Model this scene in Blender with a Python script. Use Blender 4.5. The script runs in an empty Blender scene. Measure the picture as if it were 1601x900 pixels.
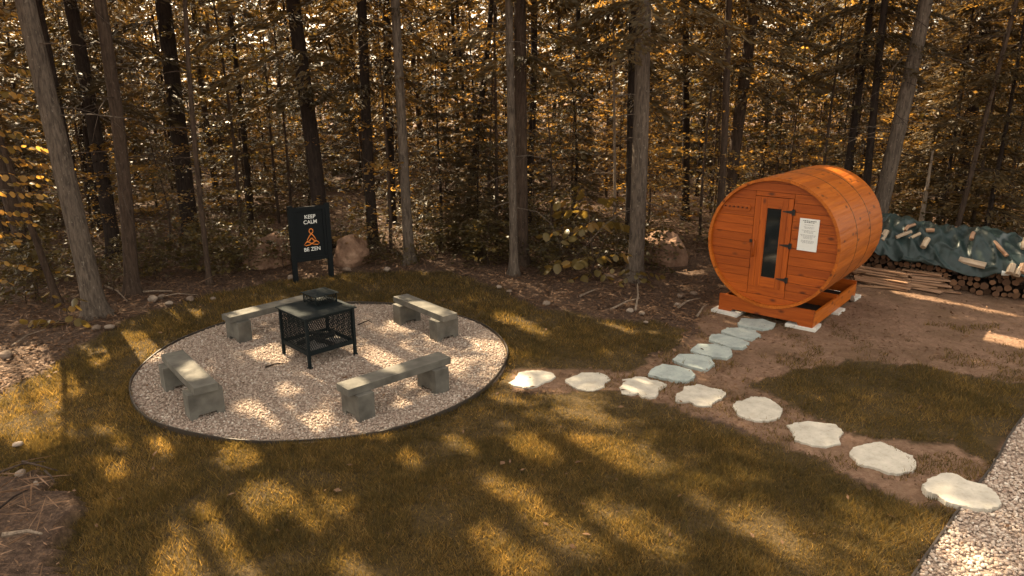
import bpy, bmesh, math, random
import numpy as np
from mathutils import Vector, Matrix, noise

# ------------------------------------------------------------------ camera, sky, sun, exposure
scene = bpy.context.scene
col = scene.collection
R = math.radians
CAM_H, PITCH, FPX = 3.5, R(16.0), 1100.0
cam_data = bpy.data.cameras.new('camera')
cam_data.sensor_width = 36.0
cam_data.lens = 36.0 * FPX / 1601.0
cam_data.clip_start = 0.05
cam_data.clip_end = 2000.0
cam = bpy.data.objects.new('camera', cam_data)
col.objects.link(cam)
cam.location = (0, 0, CAM_H)
cam.rotation_euler = (R(90) - PITCH, 0, 0)
scene.camera = cam

SUN_AZ = R(130.0)          # the sun stands behind the wood, to the left: direction (cos, sin)
SUN_EL = R(43.0)
sun_data = bpy.data.lights.new('sun', 'SUN')
sun_data.energy = 4.9
sun_data.angle = R(0.53)
sun_data.color = (1.0, 0.80, 0.52)
sun = bpy.data.objects.new('sun', sun_data)
col.objects.link(sun)
sdir = Vector((math.cos(SUN_AZ) * math.cos(SUN_EL), math.sin(SUN_AZ) * math.cos(SUN_EL), math.sin(SUN_EL)))
sun.rotation_euler = sdir.to_track_quat('Z', 'Y').to_euler()
sun.location = (-20, 25, 40)

world = bpy.data.worlds.new('World')
scene.world = world
world.use_nodes = True
wn = world.node_tree
bg = wn.nodes['Background']
sky = wn.nodes.new('ShaderNodeTexSky')
sky.sky_type = 'NISHITA'
sky.sun_disc = False
sky.sun_elevation = SUN_EL
sky.sun_rotation = math.atan2(sdir.x, sdir.y)
sky.dust_density = 4.0
sky.ozone_density = 0.6
sky.air_density = 1.0
hs = wn.nodes.new('ShaderNodeHueSaturation')
hs.inputs['Saturation'].default_value = 0.35
tint = wn.nodes.new('ShaderNodeMixRGB')
tint.blend_type = 'MULTIPLY'
tint.inputs[0].default_value = 1.0
tint.inputs[2].default_value = (1.0, 0.87, 0.69, 1)
wn.links.new(sky.outputs[0], hs.inputs['Color'])
wn.links.new(hs.outputs[0], tint.inputs[1])
wn.links.new(tint.outputs[0], bg.inputs[0])
bg.inputs[1].default_value = 0.15

vs = scene.view_settings
vs.view_transform = 'Standard'
vs.look = 'None'
vs.exposure = 2.2
vs.gamma = 1.0
vs.use_curve_mapping = False
scene.cycles.max_bounces = 6
scene.cycles.diffuse_bounces = 2
scene.cycles.glossy_bounces = 2
scene.cycles.transmission_bounces = 4
scene.cycles.transparent_max_bounces = 4
scene.cycles.sample_clamp_indirect = 6.0
scene.cycles.use_denoising = True

rnd = random.Random(7)
rng = np.random.default_rng(7)

# ------------------------------------------------------------------ helpers
def ray(u, v):
    x, y = (u - 800.5) / FPX, (v - 450.0) / FPX
    return Vector((x, math.cos(PITCH) - y * math.sin(PITCH), -math.sin(PITCH) - y * math.cos(PITCH)))

def G(u, v, z=0.0):
    """the point of the level z that a measured image point stands on"""
    d = ray(u, v)
    t = (z - CAM_H) / d.z
    return Vector((d.x * t, d.y * t, z))

def at_depth(u, v, Y):
    d = ray(u, v)
    t = Y / d.y
    return Vector((d.x * t, Y, CAM_H + d.z * t))

def tag(o, label=None, cat=None, group=None, kind=None):
    if label: o['label'] = label
    if cat: o['category'] = cat
    if group: o['group'] = group
    if kind: o['kind'] = kind
    return o

def empty(name, loc, rz=0.0):
    o = bpy.data.objects.new(name, None)
    col.objects.link(o)
    o.location = loc
    o.rotation_euler = (0, 0, rz)
    o.empty_display_size = 0.1
    return o

def link(name, me, parent=None, loc=None, rot=None, scale=None):
    o = bpy.data.objects.new(name, me)
    col.objects.link(o)
    if parent: o.parent = parent
    if loc is not None: o.location = loc
    if rot is not None: o.rotation_euler = rot
    if scale is not None: o.scale = scale
    return o

class MB:
    """collects vertices and faces of one part"""
    def __init__(self):
        self.v, self.f = [], []
    def add(self, vs_, fs_):
        n = len(self.v)
        self.v += [tuple(p) for p in vs_]
        self.f += [tuple(i + n for i in f) for f in fs_]
        return self
    def box(self, c, s, rz=0.0, m=None):
        hx, hy, hz = s[0] / 2, s[1] / 2, s[2] / 2
        p = [Vector((x, y, z)) for z in (-hz, hz) for x, y in ((-hx, -hy), (hx, -hy), (hx, hy), (-hx, hy))]
        M = Matrix.Translation(c) @ (m if m is not None else Matrix.Rotation(rz, 4, 'Z'))
        return self.add([M @ q for q in p], [(3, 2, 1, 0), (4, 5, 6, 7), (0, 1, 5, 4), (1, 2, 6, 5), (2, 3, 7, 6), (3, 0, 4, 7)])
    def bar(self, a, b, w, h=None):
        a, b = Vector(a), Vector(b)
        d = b - a
        q = d.to_track_quat('X', 'Z').to_matrix().to_4x4()
        return self.box((a + b) / 2, (d.length, w, h or w), m=q)
    def tube(self, pts, rad, n=6, cap=True):
        pts = [Vector(p) for p in pts]
        base = len(self.v)
        up = Vector((0.31, 0.17, 0.93))
        k = len(pts)
        for i, p in enumerate(pts):
            t = (pts[min(i + 1, k - 1)] - pts[max(i - 1, 0)]).normalized()
            a = t.cross(up)
            if a.length < 0.2: a = t.cross(Vector((1, 0, 0)))
            a.normalize()
            b = t.cross(a)
            r = rad[i] if hasattr(rad, '__len__') else rad
            for j in range(n):
                w = 2 * math.pi * j / n
                self.v.append(tuple(p + (a * math.cos(w) + b * math.sin(w)) * r))
        for i in range(k - 1):
            for j in range(n):
                j2 = (j + 1) % n
                self.f.append((base + i * n + j, base + i * n + j2, base + (i + 1) * n + j2, base + (i + 1) * n + j))
        if cap:
            self.f.append(tuple(base + j for j in range(n))[::-1])
            self.f.append(tuple(base + (k - 1) * n + j for j in range(n)))
        return self
    def prism(self, poly, z0, z1, inset=0.0):
        """level outline poly (x, y) raised from z0 to z1, with a small chamfer"""
        n = len(poly)
        c = sum((Vector((p[0], p[1])) for p in poly), Vector((0, 0))) / n
        ring = lambda k, z: [(c.x + (p[0] - c.x) * k, c.y + (p[1] - c.y) * k, z) for p in poly]
        levels = [ring(1.0, z0), ring(1.0, z1 - inset)] + ([ring(1 - inset * 4, z1)] if inset else [])
        vs_ = [p for l in levels for p in l]
        fs_ = []
        for i in range(len(levels) - 1):
            for j in range(n):
                fs_.append((i * n + j, i * n + (j + 1) % n, (i + 1) * n + (j + 1) % n, (i + 1) * n + j))
        fs_.append(tuple(range(n))[::-1])
        fs_.append(tuple((len(levels) - 1) * n + j for j in range(n)))
        return self.add(vs_, fs_)
    def mesh(self, name, mat, bevel=0.0, smooth=False):
        me = bpy.data.meshes.new(name)
        me.from_pydata(self.v, [], self.f)
        bm = bmesh.new()
        bm.from_mesh(me)
        bmesh.ops.recalc_face_normals(bm, faces=bm.faces)
        if bevel:
            bmesh.ops.bevel(bm, geom=[e for e in bm.edges if len(e.link_faces) == 2 and e.calc_face_angle(0) > 0.6], offset=bevel, segments=2, affect='EDGES', profile=0.6)
        bm.to_mesh(me)
        bm.free()
        me.materials.append(mat)
        if smooth:
            me.polygons.foreach_set('use_smooth', [True] * len(me.polygons))
        return me
    def build(self, name, mat, parent=None, bevel=0.0, smooth=False, loc=None, rot=None):
        return link(name, self.mesh(name, mat, bevel, smooth), parent, loc, rot)

def np_mesh(name, verts, faces_per, mat, rndattr=None, smooth=False):
    """fast mesh of many equal polygons: verts (N*faces_per, 3), each run of faces_per vertices is a face"""
    verts = np.ascontiguousarray(verts, dtype=np.float32).reshape(-1, 3)
    n = len(verts)
    nf = n // faces_per
    me = bpy.data.meshes.new(name)
    me.vertices.add(n)
    me.vertices.foreach_set('co', verts.ravel())
    me.loops.add(n)
    me.loops.foreach_set('vertex_index', np.arange(n, dtype=np.int32))
    me.polygons.add(nf)
    me.polygons.foreach_set('loop_start', np.arange(nf, dtype=np.int32) * faces_per)
    if rndattr is not None:
        a = me.attributes.new('rnd', 'FLOAT', 'POINT')
        a.data.foreach_set('value', np.repeat(np.asarray(rndattr, np.float32), faces_per))
    me.update(calc_edges=True)
    me.validate()
    me.materials.append(mat)
    return me

def indexed_mesh(name, verts, faces, mat, smooth=False):
    """verts (N,3), faces (M,k) of one size k"""
    verts = np.ascontiguousarray(verts, dtype=np.float32)
    faces = np.ascontiguousarray(faces, dtype=np.int32)
    k = faces.shape[1]
    me = bpy.data.meshes.new(name)
    me.vertices.add(len(verts))
    me.vertices.foreach_set('co', verts.ravel())
    me.loops.add(faces.size)
    me.loops.foreach_set('vertex_index', faces.ravel())
    me.polygons.add(len(faces))
    me.polygons.foreach_set('loop_start', np.arange(len(faces), dtype=np.int32) * k)
    if smooth:
        me.polygons.foreach_set('use_smooth', np.ones(len(faces), dtype=bool))
    me.update(calc_edges=True)
    me.materials.append(mat)
    return me

def inside(poly, P):
    """even-odd test of points P (N,2) in polygon"""
    poly = np.asarray([(p[0], p[1]) for p in poly])
    x, y = P[:, 0], P[:, 1]
    r = np.zeros(len(P), bool)
    j = len(poly) - 1
    for i in range(len(poly)):
        xi, yi = poly[i]
        xj, yj = poly[j]
        c = ((yi > y) != (yj > y)) & (x < (xj - xi) * (y - yi) / (yj - yi + 1e-12) + xi)
        r ^= c
        j = i
    return r

def seg_dist(poly, P):
    """distance of points to the outline of a polygon"""
    poly = np.asarray([(p[0], p[1]) for p in poly])
    d = np.full(len(P), 1e9)
    for i in range(len(poly)):
        a, b = poly[i - 1], poly[i]
        ab = b - a
        t = np.clip(((P - a) @ ab) / (ab @ ab + 1e-12), 0, 1)
        d = np.minimum(d, np.hypot(*(P - a - t[:, None] * ab).T))
    return d

def vnoise(P, s, seed=0):
    """smooth value noise 0..1 in the plane"""
    g = np.random.default_rng(seed).random((256, 256))
    q = P * s + 1000.3
    i = np.floor(q).astype(int)
    f = q - i
    f = f * f * (3 - 2 * f)
    i0, i1 = i % 256, (i + 1) % 256
    a = g[i0[:, 0], i0[:, 1]] * (1 - f[:, 0]) + g[i1[:, 0], i0[:, 1]] * f[:, 0]
    b = g[i0[:, 0], i1[:, 1]] * (1 - f[:, 0]) + g[i1[:, 0], i1[:, 1]] * f[:, 0]
    return a * (1 - f[:, 1]) + b * f[:, 1]

def fbm(P, s, seed=0):
    return (vnoise(P, s, seed) * 0.55 + vnoise(P, s * 2.1, seed + 1) * 0.28 + vnoise(P, s * 4.3, seed + 2) * 0.17)

# ------------------------------------------------------------------ materials
class Nodes:
    def __init__(self, name):
        self.m = bpy.data.materials.new(name)
        self.m.use_nodes = True
        self.t = self.m.node_tree
        self.p = self.t.nodes['Principled BSDF']
        self.out = self.t.nodes['Material Output']
    def n(self, t, **kw):
        x = self.t.nodes.new(t)
        for k, v in kw.items():
            if k in x.bl_rna.properties: setattr(x, k, v)
            else: x.inputs[k].default_value = v
        return x
    def l(self, a, b):
        self.t.links.new(a, b)
    def coord(self, kind='Object', scale=(1, 1, 1)):
        c = self.n('ShaderNodeTexCoord')
        mp = self.n('ShaderNodeMapping')
        mp.inputs['Scale'].default_value = scale
        self.l(c.outputs[kind], mp.inputs[0])
        return mp.outputs[0]
    def world_pos(self):
        return self.n('ShaderNodeNewGeometry').outputs['Position']
    def noise(self, vec, scale, detail=4, rough=0.55):
        x = self.n('ShaderNodeTexNoise')
        x.inputs['Scale'].default_value = scale
        x.inputs['Detail'].default_value = detail
        x.inputs['Roughness'].default_value = rough
        if vec is not None: self.l(vec, x.inputs['Vector'])
        return x.outputs['Fac']
    def ramp(self, fac, stops):
        x = self.n('ShaderNodeValToRGB')
        e = x.color_ramp.elements
        while len(e) < len(stops): e.new(0.5)
        for i, (p, c) in enumerate(stops):
            e[i].position = p
            e[i].color = (*c, 1) if len(c) == 3 else c
        self.l(fac, x.inputs[0])
        return x.outputs[0]
    def mix(self, fac, a, b, mode='MIX'):
        x = self.n('ShaderNodeMixRGB', blend_type=mode)
        for s, q in ((0, fac), (1, a), (2, b)):
            if isinstance(q, (int, float)): x.inputs[s].default_value = q
            elif isinstance(q, tuple): x.inputs[s].default_value = (*q, 1)
            else: self.l(q, x.inputs[s])
        return x.outputs[0]
    def math(self, op, a, b=0.0):
        x = self.n('ShaderNodeMath', operation=op)
        for s, q in ((0, a), (1, b)):
            if isinstance(q, (int, float)): x.inputs[s].default_value = q
            else: self.l(q, x.inputs[s])
        return x.outputs[0]
    def attr(self, name):
        return self.n('ShaderNodeAttribute', attribute_name=name)
    def objrand(self):
        return self.n('ShaderNodeObjectInfo').outputs['Random']
    def color(self, c):
        if isinstance(c, tuple): self.p.inputs['Base Color'].default_value = (*c, 1)
        else: self.l(c, self.p.inputs['Base Color'])
        return self
    def rough(self, r, spec=0.5):
        if isinstance(r, (int, float)): self.p.inputs['Roughness'].default_value = r
        else: self.l(r, self.p.inputs['Roughness'])
        self.p.inputs['Specular IOR Level'].default_value = spec
        return self
    def bump(self, h, strength=0.3, dist=0.01):
        b = self.n('ShaderNodeBump')
        b.inputs['Strength'].default_value = strength
        b.inputs['Distance'].default_value = dist
        self.l(h, b.inputs['Height'])
        self.l(b.outputs[0], self.p.inputs['Normal'])
        return self

M = {}

def bark(name, dark, light, lichen, scale=1.0):
    k = Nodes(name)
    c = k.coord('Object', (9 * scale, 9 * scale, 1.6 * scale))
    a = k.noise(c, 3.0, 6, 0.65)
    b = k.noise(k.coord('Object'), 2.2, 3)
    cc = k.ramp(a, [(0.30, dark), (0.62, light)])
    sp = k.ramp(k.noise(k.coord('Object', (1, 1, .6)), 26, 3), [(0.62, (0, 0, 0)), (0.70, (1, 1, 1))])
    cc = k.mix(k.math('MULTIPLY', sp, 0.55), cc, lichen)
    cc = k.mix(k.math('MULTIPLY', b, 0.35), cc, dark)
    k.color(cc).rough(0.9, 0.15).bump(a, 0.9, 0.03)
    M[name] = k.m
bark('bark_grey', (0.036, 0.027, 0.021), (0.150, 0.115, 0.088), (0.28, 0.235, 0.185))
bark('bark_brown', (0.024, 0.016, 0.012), (0.085, 0.056, 0.039), (0.14, 0.11, 0.08))
bark('bark_dark', (0.013, 0.009, 0.008), (0.042, 0.029, 0.022), (0.07, 0.055, 0.045))
bark('dead_wood', (0.11, 0.08, 0.06), (0.34, 0.26, 0.19), (0.42, 0.35, 0.28), 1.6)

def leaf_mat(name, stops, trans, tfac=0.45, rough=0.42, spec=0.5):
    k = Nodes(name)
    r = k.attr('rnd').outputs['Fac']
    o = k.objrand()
    f = k.math('ADD', k.math('MULTIPLY', r, 0.7), k.math('MULTIPLY', o, 0.3))
    cc = k.ramp(f, stops)
    k.color(cc).rough(rough, spec)
    tr = k.n('ShaderNodeBsdfTranslucent')
    k.l(k.mix(1.0, cc, trans, 'MULTIPLY'), tr.inputs[0])
    ms = k.n('ShaderNodeMixShader')
    ms.inputs[0].default_value = tfac
    k.l(k.p.outputs[0], ms.inputs[1])
    k.l(tr.outputs[0], ms.inputs[2])
    k.l(ms.outputs[0], k.out.inputs[0])
    M[name] = k.m
leaf_mat('leaf_gold', [(0.0, (0.060, 0.041, 0.016)), (0.45, (0.13, 0.086, 0.030)), (0.8, (0.21, 0.140, 0.050)), (1.0, (0.34, 0.245, 0.10))], (2.4, 1.85, 0.95), 0.52, 0.5, 0.25)
leaf_mat('leaf_needle', [(0.0, (0.034, 0.025, 0.014)), (0.5, (0.078, 0.056, 0.027)), (0.85, (0.135, 0.094, 0.042)), (1.0, (0.23, 0.155, 0.07))], (1.8, 1.4, 0.8), 0.35, 0.5, 0.28)
leaf_mat('leaf_olive', [(0.0, (0.035, 0.028, 0.012)), (0.5, (0.070, 0.054, 0.021)), (0.85, (0.115, 0.085, 0.030)), (1.0, (0.30, 0.19, 0.04))], (2.0, 1.6, 0.8), 0.4, 0.45, 0.35)
leaf_mat('leaf_dry', [(0.0, (0.070, 0.038, 0.022)), (0.5, (0.15, 0.083, 0.045)), (1.0, (0.25, 0.15, 0.092))], (1.1, 1.0, 0.9), 0.15, 0.7, 0.15)
leaf_mat('grass', [(0.0, (0.030, 0.030, 0.017)), (0.35, (0.074, 0.064, 0.031)), (0.65, (0.130, 0.100, 0.043)), (0.88, (0.24, 0.175, 0.075)), (1.0, (0.44, 0.35, 0.20))], (2.1, 1.6, 0.78), 0.53, 0.6, 0.08)
leaf_mat('leaf_broad', [(0.0, (0.080, 0.062, 0.022)), (0.55, (0.15, 0.108, 0.034)), (0.9, (0.22, 0.15, 0.040)), (1.0, (0.45, 0.27, 0.035))], (2.0, 1.7, 1.0), 0.42, 0.4, 0.5)

def concrete():
    k = Nodes('concrete')
    c = k.world_pos()
    a = k.noise(c, 5.0, 5)
    b = k.noise(c, 90, 3)
    cc = k.ramp(a, [(0.28, (0.062, 0.057, 0.048)), (0.72, (0.160, 0.148, 0.125))])
    cc = k.mix(k.math('MULTIPLY', b, 0.25), cc, (0.08, 0.072, 0.06))
    k.color(cc).rough(0.85, 0.25).bump(b, 0.25, 0.004)
    M['concrete'] = k.m
concrete()

def step_stone(name, c0, c1, spot):
    k = Nodes(name)
    c = k.world_pos()
    a = k.noise(c, 6.0, 6, 0.65)
    b = k.noise(c, 38, 4)
    cc = k.ramp(a, [(0.28, c0), (0.68, c1)])
    cc = k.mix(k.ramp(b, [(0.55, (0, 0, 0)), (0.75, (.55, .55, .55))]), cc, spot)
    k.color(cc).rough(0.8, 0.3).bump(k.math('ADD', a, k.math('MULTIPLY', b, 0.4)), 0.25, 0.004)
    M[name] = k.m
step_stone('stone_cream', (0.34, 0.305, 0.25), (0.54, 0.495, 0.415), (0.26, 0.22, 0.165))
step_stone('stone_blue', (0.235, 0.265, 0.25), (0.385, 0.42, 0.385), (0.165, 0.185, 0.175))
step_stone('paver_white', (0.52, 0.50, 0.45), (0.66, 0.64, 0.58), (0.4, 0.37, 0.32))

def boulder():
    k = Nodes('boulder')
    c = k.world_pos()
    a = k.noise(c, 3.0, 8, 0.7)
    b = k.noise(c, 18, 5)
    cc = k.ramp(a, [(0.3, (0.085, 0.048, 0.032)), (0.52, (0.24, 0.138, 0.088)), (0.75, (0.40, 0.26, 0.175))])
    k.color(k.mix(k.math('MULTIPLY', b, 0.4), cc, (0.12, 0.08, 0.055))).rough(0.9, 0.2).bump(k.math('ADD', a, k.math('MULTIPLY', b, .5)), 0.8, 0.05)
    M['boulder'] = k.m
    k = Nodes('cobble')
    a = k.noise(k.world_pos(), 14, 4)
    cc = k.mix(k.objrand(), (0.14, 0.10, 0.075), (0.30, 0.245, 0.195))
    k.color(k.mix(k.math('MULTIPLY', a, 0.5), cc, (0.20, 0.14, 0.10))).rough(0.9, 0.2).bump(a, 0.5, 0.02)
    M['cobble'] = k.m
boulder()

def pebble():
    k = Nodes('pebble')
    r = k.attr('rnd').outputs['Fac']
    cc = k.ramp(r, [(0.0, (0.24, 0.165, 0.125)), (0.3, (0.33, 0.245, 0.19)), (0.6, (0.41, 0.325, 0.26)), (0.85, (0.49, 0.41, 0.335)), (1.0, (0.60, 0.53, 0.45))])
    k.color(cc).rough(0.75, 0.3)
    M['pebble'] = k.m
    k = Nodes('gravel_bed')
    a = k.noise(k.world_pos(), 55, 3)
    k.color(k.ramp(a, [(0.35, (0.17, 0.125, 0.095)), (0.65, (0.34, 0.26, 0.205))])).rough(0.9, 0.2).bump(a, 0.7, 0.01)
    M['gravel_bed'] = k.m
pebble()

def plain(name, c, rough=0.6, spec=0.4, metal=0.0, bump=None):
    k = Nodes(name)
    a = k.noise(k.coord('Object'), 30, 4)
    dark = tuple(q * 0.7 for q in c)
    k.color(k.mix(k.math('MULTIPLY', a, 0.5), c, dark)).rough(rough, spec)
    k.p.inputs['Metallic'].default_value = metal
    if bump: k.bump(a, bump, 0.003)
    M[name] = k.m
plain('black_steel', (0.008, 0.012, 0.013), 0.7, 0.12, 0.0, 0.1)
plain('hinge_black', (0.012, 0.011, 0.011), 0.5, 0.4)
plain('sign_paint', (0.007, 0.009, 0.010), 0.7, 0.15, 0.0, 0.1)
plain('lettering_white', (0.80, 0.79, 0.74), 0.6)
plain('figure_orange', (0.75, 0.22, 0.035), 0.6)
plain('paper', (0.76, 0.76, 0.72), 0.5)
plain('ink', (0.06, 0.06, 0.07), 0.6)
plain('ink_grey', (0.34, 0.34, 0.34), 0.6)
plain('edging', (0.045, 0.035, 0.028), 0.45, 0.5)
plain('ash', (0.30, 0.27, 0.24), 0.9, 0.2, 0.0, 0.6)
plain('char', (0.030, 0.024, 0.020), 0.8, 0.3, 0.0, 0.6)

def cedar(name, c0, c1, knot, axis, coat=0.12):
    """stained softwood, grain along the given local axis, shade differing from piece to piece"""
    k = Nodes(name)
    sc_ = [14, 14, 14]
    sc_[axis] = 0.9
    base = k.n('ShaderNodeTexCoord').outputs['Object']
    shift = k.n('ShaderNodeVectorMath', operation='ADD')
    off = k.n('ShaderNodeCombineXYZ')
    k.l(k.math('MULTIPLY', k.objrand(), 37.0), off.inputs[0])
    k.l(k.math('MULTIPLY', k.objrand(), 19.0), off.inputs[1])
    k.l(k.math('MULTIPLY', k.objrand(), 23.0), off.inputs[2])
    k.l(base, shift.inputs[0])
    k.l(off.outputs[0], shift.inputs[1])
    mp = k.n('ShaderNodeMapping')
    mp.inputs['Scale'].default_value = sc_
    k.l(shift.outputs[0], mp.inputs[0])
    g = k.noise(mp.outputs[0], 2.2, 6, 0.6)
    fine = k.noise(mp.outputs[0], 9.0, 3)
    sk = [6.5, 6.5, 6.5]
    sk[axis] = 3.4
    mk = k.n('ShaderNodeMapping')
    mk.inputs['Scale'].default_value = sk
    k.l(shift.outputs[0], mk.inputs[0])
    vo = k.n('ShaderNodeTexVoronoi')
    vo.inputs['Scale'].default_value = 1.0
    k.l(mk.outputs[0], vo.inputs['Vector'])
    kn = k.ramp(vo.outputs['Distance'], [(0.07, (1, 1, 1)), (0.23, (0, 0, 0))])
    cc = k.ramp(g, [(0.28, c0), (0.70, c1)])
    cc = k.mix(k.math('MULTIPLY', fine, 0.30), cc, c0)
    cc = k.mix(k.math('MULTIPLY', kn, 0.85), cc, knot)
    tone = k.ramp(k.objrand(), [(0.0, (0.84, 0.80, 0.78)), (0.5, (1, 1, 1)), (1.0, (1.12, 1.09, 1.0))])
    cc = k.mix(1.0, cc, tone, 'MULTIPLY')
    k.color(cc).rough(0.5, 0.25).bump(k.math('ADD', g, k.math('MULTIPLY', fine, 0.4)), 0.18, 0.006)
    k.p.inputs['Coat Weight'].default_value = coat
    k.p.inputs['Coat Roughness'].default_value = 0.3
    M[name] = k.m
for ax, nm in enumerate('xyz'):
    cedar('cedar_' + nm, *(((0.30, 0.068, 0.006), (0.50, 0.140, 0.012)) if nm == 'y' else ((0.24, 0.046, 0.005), (0.43, 0.096, 0.009))), (0.055, 0.013, 0.005), ax, 0.12)  # y wood brighter and yellower: the glow on the barrel side put into colour
cedar('split_wood', (0.24, 0.135, 0.08), (0.44, 0.275, 0.175), (0.2, 0.10, 0.05), 0, 0.0)
cedar('pale_wood', (0.29, 0.215, 0.145), (0.47, 0.375, 0.275), (0.25, 0.16, 0.10), 0, 0.0)

def log_end():
    k = Nodes('log_end')
    c = k.coord('Object')
    a = k.noise(c, 20, 4)
    cc = k.mix(k.objrand(), (0.040, 0.023, 0.015), (0.20, 0.105, 0.056))
    k.color(k.mix(k.math('MULTIPLY', a, 0.5), cc, (0.15, 0.075, 0.04))).rough(0.85, 0.2)
    M['log_end'] = k.m
    k = Nodes('tarp')
    a = k.noise(k.coord('Object'), 4.0, 5)
    b = k.noise(k.coord('Object'), 45, 2)
    cc = k.ramp(a, [(0.3, (0.012, 0.023, 0.022)), (0.7, (0.024, 0.042, 0.039))])
    k.color(cc).rough(0.45, 0.4).bump(b, 0.15, 0.004)
    M['tarp'] = k.m
    k = Nodes('tarp_inside')
    a = k.noise(k.coord('Object'), 6.0, 4)
    k.color(k.ramp(a, [(0.3, (0.40, 0.42, 0.40)), (0.7, (0.66, 0.66, 0.61))])).rough(0.4, 0.5)
    M['tarp_inside'] = k.m
    k = Nodes('glass')
    k.color((0.010, 0.013, 0.014)).rough(0.06, 0.6)
    M['glass'] = k.m
log_end()

# ------------------------------------------------------------------ ground
PIT_C, PIT_R = Vector((-2.45, 8.82)), 2.37
px = lambda *pts: [G(u, v) for u, v in pts]
LAWN = [
    px((-120, 905), (-120, 650), (0, 622), (95, 560), (185, 512), (235, 488), (330, 458), (430, 440), (560, 424), (700, 424), (790, 452), (850, 482),
       (940, 497), (1040, 503), (1092, 520), (1075, 540), (1020, 558), (985, 574), (880, 577), (800, 574), (795, 612), (900, 615), (960, 612), (1060, 640),
       (1140, 668), (1230, 705), (1330, 742), (1440, 790), (1500, 800), (1440, 880), (1420, 1000), (1420, 1300), (-120, 1300)),
    px((1180, 600), (1240, 575), (1330, 562), (1440, 566), (1520, 590), (1640, 600), (1640, 640), (1560, 700), (1530, 735), (1480, 690), (1420, 688), (1330, 668), (1250, 640)),
]
SOIL = px((1120, 470), (1085, 505), (1092, 520), (1075, 540), (1020, 558), (985, 574), (880, 577), (800, 574), (795, 612), (900, 615), (960, 612), (1060, 640),
          (1140, 668), (1230, 705), (1330, 742), (1440, 790), (1540, 760), (1601, 650), (1900, 560), (1900, 470), (1601, 470), (1400, 440))
MOUND = px((-200, 735), (0, 735), (60, 738), (98, 775), (118, 830), (90, 880), (110, 960), (-200, 960))

def jitter(P, amp, s, seed):
    return P + amp * (np.c_[fbm(P, s, seed), fbm(P, s, seed + 9)] - 0.5) * 2

def masks(P):
    Q = jitter(P, 0.22, 1.6, 3)
    lawn = inside(LAWN[0], Q) | inside(LAWN[1], Q)
    lawn &= np.hypot(P[:, 0] - PIT_C.x, P[:, 1] - PIT_C.y) > PIT_R + 0.01
    soil = inside(SOIL, jitter(P, 0.15, 2.1, 21))
    mound = inside(MOUND, jitter(P, 0.25, 2.0, 33))
    return lawn & ~mound, soil & ~lawn, mound

PATH_EDGE = [G(1440, 884), G(1490, 812), G(1547, 738), G(1573, 690), G(1601, 652), G(1700, 545)]
# the gravel path: everything to the right of the edging line
PATH_POLY = [G(1440, 884) + (G(1440, 884) - G(1490, 812)) * 1.3] + PATH_EDGE + [Vector((11.5, 9.0, 0)), Vector((9.0, 2.0, 0))]

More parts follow.
